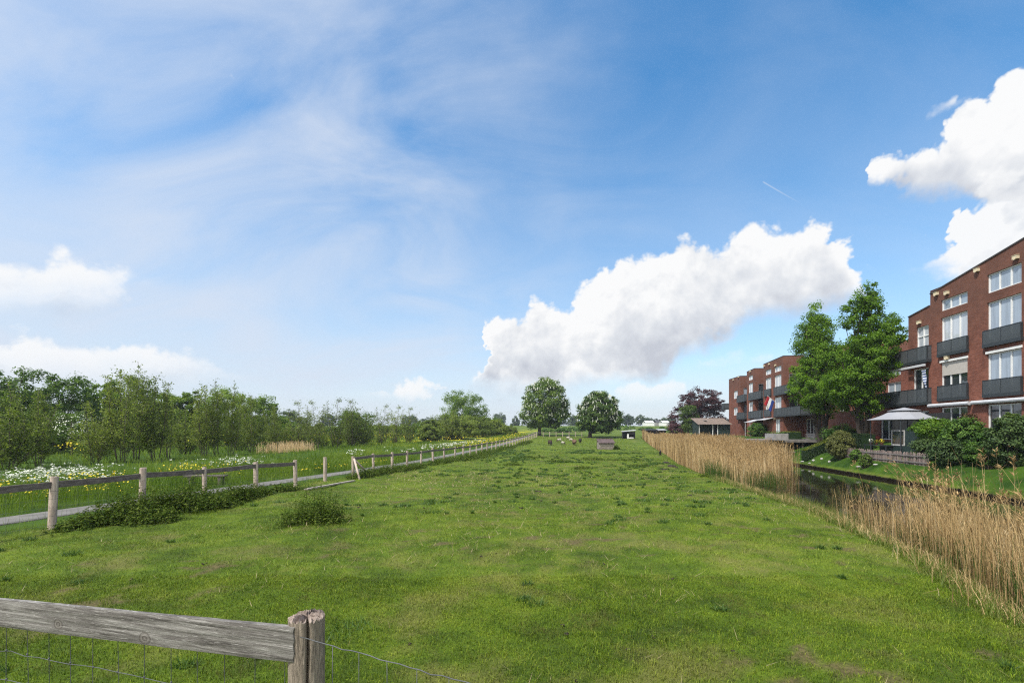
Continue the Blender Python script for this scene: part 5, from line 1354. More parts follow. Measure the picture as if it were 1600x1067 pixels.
po2 = mb.build('post', M['old_post'], nf_, True); po2.location = lo; cap.build('post_head', M['post_end'], po2)

# ---------------------------------------------------------------- paddock fence along the path
def simple_post(H, R=.075, seed=1):
    mb, cap = rough_post(R, H, 14, 8, zlow=-.3, top=.012, seed=seed)
    return mb.mesh('post', M['post'], True), cap.mesh('post_head', M['post_end'])
PM = [simple_post(1.20, .078, 11), simple_post(1.17, .072, 12), simple_post(1.22, .085, 13)]
U_F = -12.6
def fence(name, pts, rails, label, wire=True, heads=True, lean=.02):
    """posts carrying one dark rail; each post and rail is a part"""
    p0 = np.array(P(*pts[0])); root = empty(name, tuple(p0), 0, label, 'fence')
    pos = [np.array(P(*q)) - p0 for q in pts]
    for k, q in enumerate(pos):
        v = PM[k % 3]; o = bpy.data.objects.new('post', v[0]); COL.objects.link(o); o.parent = root; o.location = q
        o.rotation_euler = (rng.normal(0, lean), rng.normal(0, lean), rng.uniform(0, 6.28)); o.scale = (1, 1, rng.uniform(.96, 1.04))
        if heads:
            c = bpy.data.objects.new('post_head', v[1]); COL.objects.link(c); c.parent = o
    nn = 0
    for a, b in zip(pos[:-1], pos[1:]):
        if nn in rails:
            d = (b - a) / np.linalg.norm(b - a); mb = MB(); sd = np.array((.045, 0, 0))
            za, zb = 1.04 + rng.normal(0, .01), 1.04 + rng.normal(0, .01)
            # rail lies along local Y so the grain follows it
            ln = np.linalg.norm(b - a); mid = (a + b) / 2
            N_ = 8; V = []
            for j in range(N_ + 1):
                yy = -ln / 2 + ln * j / N_; w = .028; hh = .075 + rng.normal(0, .003); sag = -.012 * sin(pi * j / N_) + rng.normal(0, .002)
                V += [(-w, yy, -hh + sag), (w, yy, -hh + sag), (w, yy, hh + sag), (-w, yy, hh + sag)]
            F = [(4 * j + q, 4 * j + (q + 1) % 4, 4 * j + 4 + (q + 1) % 4, 4 * j + 4 + q) for j in range(N_) for q in range(4)] + [(3, 2, 1, 0), tuple(4 * N_ + q for q in range(4))]
            o = mb.add(V, F).build('rail', M['rail'], root)
            o.location = mid + np.array((.0, 0, (za + zb) / 2)); o.rotation_euler = (math.asin(np.clip((b[2] + zb - a[2] - za) / ln, -.5, .5)), 0, atan2(d[1], d[0]) - pi / 2)
        nn += 1
    if wire:
        mb = MB()
        for a, b in zip(pos[:-1], pos[1:]):
            for h in (.12, .32, .52, .72, .9):
                mb.tube([a + np.array((.08, 0, h)), b + np.array((.08, 0, h))], .0022, 3, cap=False)
            ln = np.linalg.norm(b - a)
            for f in np.arange(0, 1, .25 / ln): 
                q = a + (b - a) * f + np.array((.08, 0, 0)); mb.tube([q, q + np.array((0, 0, .92))], .0018, 3, cap=False)
        mb.build('wire_netting', M['wire'], root)
    return root
ptsA = [(U_F - .02, Y) for Y in (6.2, 8.7)] + [(U_F, uY(px, U_F)) for px in (81, 222, 320, 400, 462)]
fence('paddock_fence', ptsA, set(range(20)), 'nearer run of post and rail fence between paddock and path')
Yp = uY(508, U_F)
pp = fence('fence_post', [(U_F, Yp)], set(), 'single fence post standing alone in the gap between the two fence runs', wire=False); pp['category'] = 'post'
ptsB = [(U_F, uY(px, U_F)) for px in (552, 584, 613, 636, 658, 677, 694.5, 711)]
Y = ptsB[-1][1]
while Y < 108: Y += 2.7; ptsB.append((-12.55 + (Y - 44) * .006, Y))
fb = fence('paddock_fence', ptsB, set(range(80)), 'longer further run of post and rail fence leading to the chestnut trees', wire=False)
# corner braces of the further run
p0 = np.array(P(*ptsB[0])); mb = MB()
mb.tube([np.array(P(-11.75, ptsB[0][1] - 1.0, -.1)) - p0, np.array((.07, -.05, 1.02))], .055, 9); mb.tube([np.array(P(-12.5, ptsB[0][1] + 1.7, 0)) - p0, np.array((.06, .06, .95))], .055, 9)
mb.build('brace', M['post'], fb, True)
Yc = ptsB[-1][1]
ptsC = [(-12.1 + k * 1.5, Yc + .8 + k * .15) for k in range(8)]
fc = fence('end_fence', ptsC, set(range(9)), 'pale rail fence closing the far end of the paddock beside the sheep', wire=False)
# plank lying in the grass of the gap, dropped stick
a = np.array(P(-11.9, 19.6)); b = np.array(P(-11.55, 24.0)); 
a = np.array((bear(478, 18.9), 18.9, gz(bear(478, 18.9) - SL * 18.9, 18.9))); b = np.array((bear(553, 23.2), 23.2, gz(bear(553, 23.2) - SL * 23.2, 23.2)))
pl = MB(); dl = np.linalg.norm(b - a); pl.box(-.08, .08, -dl / 2, dl / 2, .01, .055); pl.box(-.075, .075, -dl / 2 + .1, dl / 2 - .3, .057, .062)
o = pl.build('timber_plank', M['shelterwood']); o.location = (a + b) / 2 + np.array((0, 0, .03)); d = b - a; o.rotation_euler = (math.asin(d[2] / dl), 0, atan2(d[1], d[0]) - pi / 2)
tag(o, 'long pale plank lying in the grass by the fence gap', 'plank')
st = MB(); q = np.array(P(U_F + .15, 11.1)); st.tube([(0, 0, .02), (.15, .1, .06), (.32, .22, .10), (.5, .3, .22)], [.022, .02, .016, .01], 6)
o = st.build('stick', M['bark'], smooth=True); o.location = q; tag(o, 'bent dead stick lying at the foot of the nearest paddock fence post', 'stick')
# low dark bench in the verge
Yb = 21.2; ub_ = (322 - 920) / FPX * Yb
bn = empty('low_bench', P(ub_, Yb), -TH * 0 + radians(8), 'low dark wooden bench half sunk in the verge flowers behind the fence', 'bench')
mb = MB(); mb.box(-.85, .85, -.20, -.01, .36, .42); mb.box(-.85, .85, .01, .20, .36, .42); mb.build('seat', M['rail'], bn)
for s_ in (-.62, .62): mb = MB(); mb.box(s_ - .07, s_ + .07, -.18, .18, -.1, .36); mb.build('leg', M['rail'], bn)

# ---------------------------------------------------------------- sheep shelter
Y = 65; c = P(bear(946, Y) - SL * Y, Y)
sh_ = empty('sheep_shelter', c, radians(2), 'low wooden shelter with pale boards and rusty sloping roof, in the middle of the paddock', 'shelter')
mb = MB()
for k in range(4): mb.box(-1.02, .98 + .04 * (k % 2), -.80, -.76, .02 + k * .225, .235 + k * .225, .2 + .2 * (k % 3))
for k in range(4):
    mb.box(-1.0, -.96, -.76, .76, .02 + k * .24, .25 + k * .24, .3); mb.box(.94, .98, -.76, .76, .02 + k * .24, .25 + k * .24, .3)
for x in (-.9, .88): mb.box(x - .05, x + .05, -.86, -.80, 0, .95, .35)
mb.build('board_wall', M['shelterwood'], sh_)
mb = MB(); 
for k in range(9): mb.add([(-1.12 + k * .25, -.98, .88 + .02 * (k % 2)), (-.87 + k * .25, -.98, .88 + .02 * ((k + 1) % 2)), (-.87 + k * .25, .75, 1.42 + .02 * ((k + 1) % 2)), (-1.12 + k * .25, .75, 1.42 + .02 * (k % 2))], [(0, 1, 2, 3)])
mb.add([(-1.05, .72, 1.40), (1.1, .72, 1.40), (1.1, .76, 0), (-1.05, .76, 0)], [(0, 1, 2, 3)])
r = mb.build('roof', M['shelterroof'], sh_); r.modifiers.new('thick', 'SOLIDIFY').thickness = .03
mb = MB(); mb.box(-1.1, 1.1, .62, .80, 1.38, 1.47); mb.build('ridge_board', M['shelterroof'], sh_)
hb = MB(); herb(hb, c[0] + 1.35 - SL * (Y - .2), Y - .2, .5, .7, 150, .5, .16); o = hb.build('weed_clump', LM['nettle']); tag(o, 'dark weeds grown up against the right side of the wooden shelter', 'plant')

# ---------------------------------------------------------------- animals (skinned skeletons turned into one surface)
def skinned(name, V, E, R, mat, parent, sub=2):
    me = bpy.data.meshes.new(name); me.from_pydata([tuple(v) for v in V], E, []); o = bpy.data.objects.new(name, me); COL.objects.link(o)
    md = o.modifiers.new('skin', 'SKIN')
    for k, r in enumerate(R): me.skin_vertices[0].data[k].radius = (r, r) if isinstance(r, (int, float)) else r
    me.skin_vertices[0].data[0].use_root = True
    ss = o.modifiers.new('sub', 'SUBSURF'); ss.levels = sub; ss.render_levels = sub
    dg = bpy.context.evaluated_depsgraph_get(); m2 = bpy.data.meshes.new_from_object(o.evaluated_get(dg)); bpy.data.objects.remove(o)
    m2.materials.clear(); m2.materials.append(mat)
    for p in m2.polygons: p.use_smooth = True
    o2 = bpy.data.objects.new(name, m2); COL.objects.link(o2); o2.parent = parent; return o2
def fleece(name, main, legs, face):
    m, nt = newmat(name); tc = N(nt, 'TexCoord'); sp = N(nt, 'SeparateXYZ'); L(nt, tc.outputs['Object'], sp.inputs[0])
    n = N(nt, 'TexNoise', i_Scale=9., i_Detail=4.); L(nt, tc.outputs['Object'], n.inputs['Vector'])
    z = math_(nt, 'ADD', sp.outputs[2], math_(nt, 'MULTIPLY', n.outputs[0], .16))
    c = ramp(nt, z, [(.40, legs), (.52, main)]); hd = N(nt, 'MapRange', i_1=.46, i_2=.54); L(nt, sp.outputs[0], hd.inputs[0])
    c = mixc(nt, hd.outputs[0], c, face)
    p = N(nt, 'BsdfPrincipled', i_Roughness=.95); L(nt, c, p.inputs[0]); b = N(nt, 'Bump', i_Strength=.8, i_Distance=.03); L(nt, n.outputs[0], b.inputs['Height']); L(nt, b.outputs[0], p.inputs['Normal']); out_(nt, p.outputs[0]); return m
def sheep(px, by, rz, mat, label, graze=True, s=1.):
    Y = solve(px, by)
    t = empty('sheep', (bear(px, Y), Y, gz(bear(px, Y) - SL * Y, Y)), rz, label, 'sheep', 'sheep grazing at the far end of the paddock')
    t.scale = (s, s, s)
    hd = [(.60, 0, .46), (.74, 0, .24), (.86, 0, .12)] if graze else [(.60, 0, .78), (.70, 0, .92), (.86, 0, .86)]
    V = [(0, 0, .60), (.25, 0, .60), (.45, 0, .60), *hd, (-.25, 0, .60), (-.42, 0, .58), (-.52, 0, .50)]
    E = [(0, 1), (1, 2), (2, 3), (3, 4), (4, 5), (0, 6), (6, 7), (7, 8)]; R = [.28, .27, .20, .115, .10, .055, .28, .22, .04]
    for fx, par_ in ((.36, 2), (-.38, 7)):
        for sy in (-.13, .13):
            k = len(V); kn = .04 if fx > 0 else -.05
            V += [(fx, sy, .42), (fx + kn, sy, .24), (fx, sy, .10), (fx + .03, sy, .0)]; E += [(par_, k), (k, k + 1), (k + 1, k + 2), (k + 2, k + 3)]; R += [.09, .045, .032, .04]
    skinned('body', V, E, R, mat, t)
    mb = MB(); h = np.array(hd[1]) * .6 + np.array(hd[2]) * .4 - np.array((.06, 0, -.05))
    for sy in (-1, 1): mb.add(h + np.array([(0, sy * .06, .04), (-.05, sy * .20, .06), (.03, sy * .19, .0)]), [(0, 1, 2)])
    o = mb.build('ear', mat, t); o.modifiers.new('thick', 'SOLIDIFY').thickness = .02
FB = fleece('dark_brown_fleece', (.045, .026, .016), (.015, .01, .008), (.012, .009, .008)); FT = fleece('tan_brown_fleece', (.14, .085, .055), (.05, .02, .012), (.035, .016, .012))
FW = fleece('white_fleece', (.42, .39, .33), (.08, .05, .04), (.06, .04, .03)); FK = fleece('black_fleece', (.018, .016, .014), (.012, .01, .01), (.01, .009, .008))
sheep(859.5, 695.8, radians(-80), FB, 'dark brown sheep facing the viewer, leftmost of the flock'); sheep(874, 690.5, radians(200), FW, 'cream-backed sheep with dark belly, second from the left, near the fence', True, .8)
sheep(879.5, 694.4, radians(-40), FW, 'white sheep with dark legs grazing in front of the cream-backed one', True, .62); sheep(892, 689.6, radians(-10), FW, 'pale-backed sheep behind the tan one', True, .7)
sheep(897.5, 695.2, radians(95), FT, 'round tan-brown sheep seen from behind, largest of the flock', True, 1.05); sheep(906.5, 692.0, radians(80), FK, 'black sheep at the right end of the flock', True, .95)
sheep(888, 686.6, radians(150), FW, 'pale sheep furthest back by the end fence', False, .7)
# small black dog
Y = 50.5; u_ = bear(1031.5, Y) - SL * Y
dg_ = empty('dog', P(u_, Y, .0), radians(62), 'small black dog with its tail up, standing on the grass beside the reeds', 'dog')
V = [(0, 0, .34), (.14, 0, .35), (.22, 0, .40), (.27, .05, .52), (.36, .06, .51), (-.14, 0, .35), (-.21, 0, .37), (-.27, -.04, .50), (-.24, -.05, .60)]
E = [(0, 1), (1, 2), (2, 3), (3, 4), (0, 5), (5, 6), (6, 7), (7, 8)]; R = [.085, .095, .07, .065, .035, .08, .06, .022, .018]
for fx, par_ in ((.15, 1), (-.16, 5)):
    for sy in (-.06, .06):
        k = len(V); V += [(fx, sy, .24), (fx + (.01 if fx > 0 else -.05), sy, .13), (fx, sy, .02)]; E += [(par_, k), (k, k + 1), (k + 1, k + 2)]; R += [.045, .026, .028]
M['dogfur'] = plain('black_fur', (.010, .009, .009), .8, var=.3)
skinned('body', V, E, R, M['dogfur'], dg_)
mb = MB()
for sy in (.01, .10): mb.add([(.25, sy, .56), (.29, sy + .03, .56), (.25, sy + .015, .67)], [(0, 1, 2)])
o = mb.build('ear', M['dogfur'], dg_); o.modifiers.new('thick', 'SOLIDIFY').thickness = .015

# dung and molehills
for k, (px, y, w) in enumerate(((1009, 728, 12), (1043, 724, 14), (1048, 729, 16), (1041, 734, 10), (1058, 731, 8), (840, 767, 10), (845, 782, 6), (815, 793, 7), (930, 757, 9), (1078, 774, 8), (944, 881, 5), (826, 909, 5), (752, 870, 5), (775, 866, 4), (318, 883, 6), (1050, 903, 5), (886, 986, 8), (878, 974, 9), (980, 1008, 9), (1020, 988, 8), (205, 905, 7), (900, 1058, 6), (640, 1003, 6), (1145, 1012, 6), (662, 795, 5), (560, 792, 5))):
    Y = solve(px, y)
    w_ = w / FPX * Y * .5; mb = MB(); q = np.random.default_rng(50 + k)
    nn_ = 7
    for _ in range(nn_): mb.ball((q.normal(0, w_ * .4), q.normal(0, w_ * .5), q.uniform(0, .02) + w_ * .06), (w_ * q.uniform(.25, .6), w_ * q.uniform(.25, .6), min(.12, w_ * q.uniform(.15, .4))), 7, 5)
    o = mb.build('dung_heap' if w < 9 else 'molehill', M['dung'], smooth=False); o.location = P(bear(px, Y) - SL * Y, Y)
    kind_ = 'dung heap' if w < 9 else 'molehill'
    where = 'near the reeds by the dog' if px > 1000 and y < 740 else 'in the middle of the paddock' if y < 800 else 'in the near grass'
    tag(o, 'small dark %s %s' % ('pile of dung' if w < 9 else 'heap of bare earth', where), kind_, 'dark %s %s' % ('dung piles' if w < 9 else 'molehills', where))

# ---------------------------------------------------------------- sheds
Y = 103; cx = bear(982, Y)
s1 = empty('field_shed', (cx, Y, gz(cx - SL * Y, Y)), radians(-6), 'small black open shed with a pale mono-pitch roof at the head of the reeds', 'shed')
mb = MB(); mb.box(-1.3, 1.3, .9, .96, 0, 1.55); mb.box(-1.3, -1.24, -.9, .9, 0, 1.45); mb.box(1.24, 1.3, -.9, .9, 0, 1.6); mb.box(-.05, 1.3, -.9, -.84, .9, 1.55); mb.box(-.5, -.42, -.9, -.84, 0, 1.5); mb.build('board_wall', M['blackboard'], s1)
mb = MB(); mb.add([(-1.5, -1.2, 1.56), (1.5, -1.2, 1.86), (1.5, 1.2, 1.95), (-1.5, 1.2, 1.65)], [(0, 1, 2, 3)]); o = mb.build('roof', M['greyroof'], s1); o.modifiers.new('thick', 'SOLIDIFY').thickness = .08
mb = MB(); mb.box(-.42, -.06, -.93, -.88, .02, 1.1); mb.build('door', M['white'], s1)
Yq = 101.5; cq = bear(986.5, Yq)
mb = MB(); mb.lathe([(.001, 0), (.5, 0), (.56, .18), (.52, .36), (.3, .44), (.001, .46)], 14); o = mb.build('feed_sack', M['stone'], smooth=True); o.location = (cq, Yq, gz(cq - SL * Yq, Yq)); o.scale = (1.1, .7, .8); tag(o, 'pale bulging feed sack lying before the black shed', 'sack')
for px, Y, wpx, lab, rmat in ((1016, 112, 17, 'long dark shed behind the reeds, left of the two low ones', 'blackboard'), (1032, 114, 13, 'low shed with a pale roof behind the reeds, right of the two', 'greyroof')):
    x = bear(px, Y); z = -1.35; w_ = wpx / FPX * Y / 2; t = empty('field_shed', (x, Y, z), 0, lab, 'shed')
    mb = MB(); mb.box(-w_, w_, -1, 1, -.3, 1.35); mb.build('board_wall', M['blackboard'], t)
    mb = MB(); mb.add([(-w_ - .2, -1.3, 1.37), (w_ + .2, -1.3, 1.42), (w_ + .2, 1.3, 1.66), (-w_ - .2, 1.3, 1.62)], [(0, 1, 2, 3)]); o = mb.build('roof', M[rmat], t); o.modifiers.new('thick', 'SOLIDIFY').thickness = .09
for px, Y, wpx, lab in ((1013, 300, 13, 'long white greenhouse on the horizon, left one'), (1038, 306, 11, 'white greenhouse on the horizon close to the copper beech'), (1026, 320, 7, 'grey-roofed far building between the two white greenhouses')):
    x = bear(px, Y); z = gz(x - SL * Y, Y); w_ = wpx / FPX * Y / 2; t = empty('distant_greenhouse', (x, Y, z), 0, lab, 'greenhouse'); h = hz(657.2 if wpx > 8 else 656, Y) - z
    mb = MB(); mb.box(-w_, w_, -4, 4, -1, h * .62); mb.build('wall', M['white'] if wpx > 8 else M['concrete'], t)
    mb = MB(); mb.add([(-w_, -4.2, h * .62 + .02), (w_, -4.2, h * .62 + .02), (w_, 0, h), (-w_, 0, h), (w_, 4.2, h * .62 + .02), (-w_, 4.2, h * .62 + .02)], [(0, 1, 2, 3), (3, 2, 4, 5)]); mb.build('roof', M['white'] if wpx > 8 else M['coping'], t)

# green garden shed with the brown roof
Y = 82; x0, x1 = bear(1092, Y), bear(1141, Y); zb = -1.55; xm = (x0 + x1) / 2; hw = (x1 - x0) / 2
gs = empty('garden_shed', (xm, Y, zb), 0, 'dark green open-fronted shed with a lichened brown roof beyond the reeds', 'shed')
zr0, zr1 = hz(663, Y) - zb, hz(653.2, Y + 3.2) - zb
mb = MB(); mb.box(-hw, hw, 2.9, 3.0, -.4, zr0 + .6); mb.add([(-hw, 0, -.4), (-hw, 3, -.4), (-hw, 3, zr1 - .05), (-hw, 0, zr0 - .05)], [(0, 1, 2, 3)]); mb.add([(hw, 0, -.4), (hw, 3, -.4), (hw, 3, zr1 - .05), (hw, 0, zr0 - .05)], [(0, 1, 2, 3)])
mb.box(hw * .22, hw, .0, .06, -.4, zr0 - .06); mb.box(-hw, hw * .22, 1.2, 1.26, -.4, zr0 - .06); mb.build('board_wall', M['greenpaint'], gs)
mb = MB()
for k in range(24):
    a, b = -hw - .25 + (2 * hw + .5) * k / 24, -hw - .25 + (2 * hw + .5) * (k + 1) / 24; e = .03 * (k % 2)
    mb.add([(a, -.35, zr0 + e), (b, -.35, zr0 + .03 - e), (b, 3.2, zr1 + .03 - e), (a, 3.2, zr1 + e)], [(0, 1, 2, 3)])
rr_ = mb.build('roof', M['brownroof'], gs); rr_.modifiers.new('thick', 'SOLIDIFY').thickness = .04
mb = MB(); mb.box(-hw * .5, -hw * .28, 1.0, 1.75, zr0 + (zr1 - zr0) * .5 + .09, zr0 + (zr1 - zr0) * .5 + .12); mb.build('skylight', M['white'], rr_)
mb = MB(); 
for x in (-hw + .06, -.3, hw * .2): mb.box(x - .05, x + .05, -.02, .08, -.4, zr0 - .04)
mb.build('post', M['white'], gs)
mb = MB(); mb.box(-hw + .15, hw * .15, .5, .56, -.3, .45); mb.box(-hw * .3, -hw * .1, .3, .5, .3, .9); mb.build('workbench', M['plank'], gs)

# ---------------------------------------------------------------- gardens on the far bank
def UZ(u, Y): return gz(u, Y)
def gpt(px, u): 
    Y = uY(px, u); return (X(u, Y), Y, gz(u, Y))
# jetty with landing steps
Yj = 50.; zt_ = hz(686.5, 48); 
jt = empty('timber_jetty', (X(17.6, Yj), Yj, ZW), -TH, 'grey timber jetty on posts above the water with a lower landing step', 'jetty')
mb = MB(); 
for k in range(38): mb.box(-1.6, 5.5, -3.6 + k * .19, -3.6 + k * .19 + .17, zt_ - ZW - .05, zt_ - ZW, rng.uniform(.2, .8))
mb.box(-1.66, -1.60, -3.6, 3.6, zt_ - ZW - .24, zt_ - ZW + .004, .4); mb.box(-1.6, 5.5, -3.66, -3.60, zt_ - ZW - .24, zt_ - ZW + .004, .4); mb.build('deck', M['deck'], jt)
for x, y in ((-1.45, -3.4), (-1.45, -1.2), (-1.45, 1.2), (-1.45, 3.4), (1.0, -3.4), (3.2, -3.4)):
    mb = MB(); mb.tube([(x, y, -.8), (x, y, zt_ - ZW - .05)], .09, 8); mb.build('pile', M['plank'], jt)
for k, (zz, dx) in enumerate(((.95, .0), (.62, .45), (.30, .9))):
    mb = MB(); mb.box(-.2 - dx * .4, 3.0 - dx * .4, -4.4 - dx, -3.75 - dx, zz, zz + .07); mb.box(-.2 - dx * .4, -.12 - dx * .4, -4.4 - dx, -3.75 - dx, -.4, zz - .003); mb.build('landing_step', M['deck'], jt)
def planter(px, u, w, d, h, zz, label, plants=True, mat='concrete'):
    Y = uY(px, u); t = empty('planter_box', (X(u, Y), Y, zz), -TH, label, 'planter')
    mb = MB(); mb.box(-w, w, -d, -d + .05, 0, h); mb.box(-w, w, d - .05, d, 0, h); mb.box(-w, -w + .05, -d + .05, d - .05, 0, h); mb.box(w - .05, w, -d + .05, d - .05, 0, h); mb.box(-w + .05, w - .05, -d + .05, d - .05, .05, h - .06); mb.build('box', M[mat], t)
    if plants:
        lf = MB(); n = 160; leaves(lf, np.stack([rng.uniform(-w, w, n), rng.uniform(-d, d, n), h + rng.uniform(0, .25, n)], -1), rng.normal(size=(n, 3)), .09); lf.build('plants', LM['shrub'], t)
planter(1213, 18.2, .55, 1.4, .62, zt_, 'grey planter box with small plants on the edge of the jetty')
Y = uY(1262, 22.2); bn = empty('garden_bench', (X(22.2, Y), Y, gz(22.2, Y)), -TH, 'pale wooden bench with back between the dark hedges', 'bench')
mb = MB(); mb.box(-.3, .25, -1.0, 1.0, .40, .46); mb.build('seat', M['shelterwood'], bn); mb = MB()
for k in range(3): mb.box(.25, .30, -1.0, 1.0, .52 + k * .17, .66 + k * .17)
mb.build('backrest', M['shelterwood'], bn)
for x in (-.25, .26):
    for y in (-.92, .92): mb = MB(); mb.box(x - .035, x + .035, y - .035, y + .035, 0, .40 if x < 0 else 1.0); mb.build('leg', M['shelterwood'], bn)

def hedge(name, rows, label, mat='yew', top='newtip', cat='hedge', nl=5000, leaf=.10):
    """clipped hedge: rows of (u, Y, half width, z bottom, z top) swept together, leafed over the surface"""
    R_ = np.array([(X(u, Y), Y, w, a, b) for u, Y, w, a, b in rows]); c0 = R_[0]
    t = empty(name, (c0[0], c0[1], c0[3]), 0, label, cat); o = np.array((c0[0], c0[1], c0[3]))
    d = np.gradient(R_[:, :2], axis=0); d /= np.linalg.norm(d, axis=1)[:, None]; nrm = np.stack([d[:, 1], -d[:, 0]], -1)
    core = MB(); V = []
    for k in range(len(R_)):
        for sgn, zz in ((-1, R_[k, 3]), (-.94, R_[k, 4] - .05), (.94, R_[k, 4] - .05), (1, R_[k, 3])):
            V.append((R_[k, 0] + nrm[k, 0] * R_[k, 2] * sgn * .93, R_[k, 1] + nrm[k, 1] * R_[k, 2] * sgn * .93, zz))
    core.add(np.array(V) - o, [(4 * k + q, 4 * k + q + 1, 4 * k + 5 + q, 4 * k + 4 + q) for k in range(len(R_) - 1) for q in range(3)] + [(0, 1, 2, 3), tuple(4 * (len(R_) - 1) + q for q in (3, 2, 1, 0))]); core.build('core', LM[mat], t)
    f = rng.uniform(0, len(R_) - 1.001, nl); k = f.astype(int); q = (f - k)[:, None]; Rk = R_[k] * (1 - q) + R_[k + 1] * q; nk = nrm[k]
    side = rng.uniform(0, 1, nl); istop = side < .34; sg = np.where(istop, rng.uniform(-1, 1, nl), np.where(side < .67, -1, 1)); zz = np.where(istop, Rk[:, 4], Rk[:, 3] + (Rk[:, 4] - Rk[:, 3]) * rng.uniform(0, 1, nl))
    C = np.stack([Rk[:, 0] + nk[:, 0] * Rk[:, 2] * sg, Rk[:, 1] + nk[:, 1] * Rk[:, 2] * sg, zz], -1) + rng.normal(0, .035, (nl, 3)) - o
    nn = np.stack([nk[:, 0] * sg * ~istop, nk[:, 1] * sg * ~istop, istop * 1.], -1) + rng.normal(0, .45, (nl, 3))
    a = MB(); leaves(a, C[~istop], nn[~istop], leaf * rng.uniform(.6, 1.3, (~istop).sum()), .6); a.build('foliage', LM[mat], t)
    a = MB(); leaves(a, C[istop], nn[istop], leaf * rng.uniform(.6, 1.3, istop.sum()), .6); a.build('new_growth', LM[top], t)
Yh = lambda px, u: uY(px, u)
hedge('clipped_hedge', [(21.2, 56, .5, -1.6, -1.35), (21.2, 54.5, .6, -1.6, -.75), (21.2, 52.5, .6, -1.6, -.30), (21.2, 50, .6, -1.6, -.18), (21.2, 48.5, .6, -1.6, -.18)], 'dark clipped yew hedge with a humped top behind the jetty')
hedge('clipped_hedge', [(18.7, 41.2, .5, -2.6, -1.75), (19.8, 41, .55, -2.3, -1.25), (21.0, 40.8, .55, -1.8, -.62), (22.2, 40.6, .55, -1.4, -.05), (23.0, 40.5, .55, -1.2, .08)], 'diagonal clipped hedge with yellow-green top sloping down to the water')
hedge('clipped_hedge', [(23.3, 47.0, .4, -1.2, -.1), (23.3, 43, .4, -1.2, -.1)], 'low dark hedge in front of the brick wall right of the bench', top='yew', nl=2500)
hedge('clipped_hedge', [(21.6, 38.6, .5, -1.8, -.30), (21.5, 36.4, .5, -1.8, -.36)], 'dark square hedge block behind the golden round bush', top='yew', nl=2500)

def bush(name, px, u, wpx, top_y, mat, label, ells=None, n=90, nl=70, leaf=.12, rc=None, cat='bush', base=None, stem=True):
    Y = uY(px, u); z = gz(u, Y); H = hz(top_y, Y) - z; w = wpx / FPX * Y / 2
    t = empty(name, (X(u, Y), Y, z), 0, label, cat)
    e = ells(w, H) if ells else [(0, 0, H * .5, w, w * .9, H * .5)]
    cr, C = crown(e, n, nl, rc or w * .3, leaf, .7, .72); cr.build('foliage', LM[mat], t)
    if stem:
        sm = MB(); [limb(sm, (rng.normal() * .1, rng.normal() * .1, -.1), c, .03, .006, .05, 4, 4) for c in C[:14]]; sm.build('stems', M['bark'], t)
    return t
bush('topiary_bush', 1314, 19.6, 37, 674, 'topiary', 'large round golden-green clipped bush on the garden bank', n=300, nl=60, leaf=.085, rc=.20)
bush('low_shrub', 1338, 19.5, 18, 703, 'shrub', 'small fresh green shrub just right of the golden round bush', n=50, nl=50, leaf=.09)
bush('grass_clump', 1352, 18.95, 17, 710, 'fresh', 'straw-yellow ornamental grass clump on the lawn edge', n=40, nl=50, leaf=.10)
bush('rock_shrub', 1310, 21.6, 46, 662, 'shrub', 'loose green shrubs above the golden round bush', n=70, nl=60, leaf=.12)
bush('acer_shrub', 1463, 21.2, 62, 655, 'acer', 'bright lime-green spreading maple shrub by the plank fence', lambda w, H: [(0, 0, H * .76, w, w * .9, H * .24), (w * .3, 0, H * .55, w * .8, w * .8, H * .22)], 110, 70, .12)
bush('garden_shrub', 1506, 21.0, 56, 655, 'shrub', 'tall mixed green shrub in front of the brick wall between the two awnings', lambda w, H: [(0, 0, H * .5, w, w * .9, H * .5), (0, 0, H * .75, w * .8, w * .7, H * .25)], 150, 70, .12)
bush('bronze_shrub', 1512, 21.6, 34, 645, 'bronze', 'bronze-leaved shrub top above the tall green shrub', None, 50, 60, .12)
bush('garden_shrub', 1452, 20.6, 44, 684, 'shrubdark', 'dark tangled low shrub below the lime-green maple', None, 90, 70, .11)
bush('garden_shrub', 1487, 20.3, 60, 688, 'shrubdark', 'dark low hedge-like shrub at the edge of the lawn under the maple', None, 120, 70, .11)
bush('garden_shrub', 1535, 20.6, 40, 690, 'shrub', 'low loose green shrub between the two big garden shrubs', None, 70, 70, .11)
bush('garden_shrub', 1583, 20.8, 62, 652, 'shrubdark', 'large dark evergreen shrub at the right edge of the photo', lambda w, H: [(0, 0, H * .5, w, w * .9, H * .5), (w * .2, 0, H * .72, w * .8, w * .7, H * .27)], 170, 70, .12)
bush('golden_shrub', 1588, 21.8, 40, 640, 'fresh', 'yellow-green shrub top rising behind the dark shrub on the right edge', None, 70, 60, .12)
bush('garden_shrub', 1545, 20.2, 30, 668, 'shrub', 'upright mid-green shrub left of the dark evergreen', None, 70, 60, .11)
bush('terrace_plants', 1183, 25.2, 26, 661, 'shrub', 'leafy green terrace plants under the sloping canopy of the further house', None, 90, 60, .16)
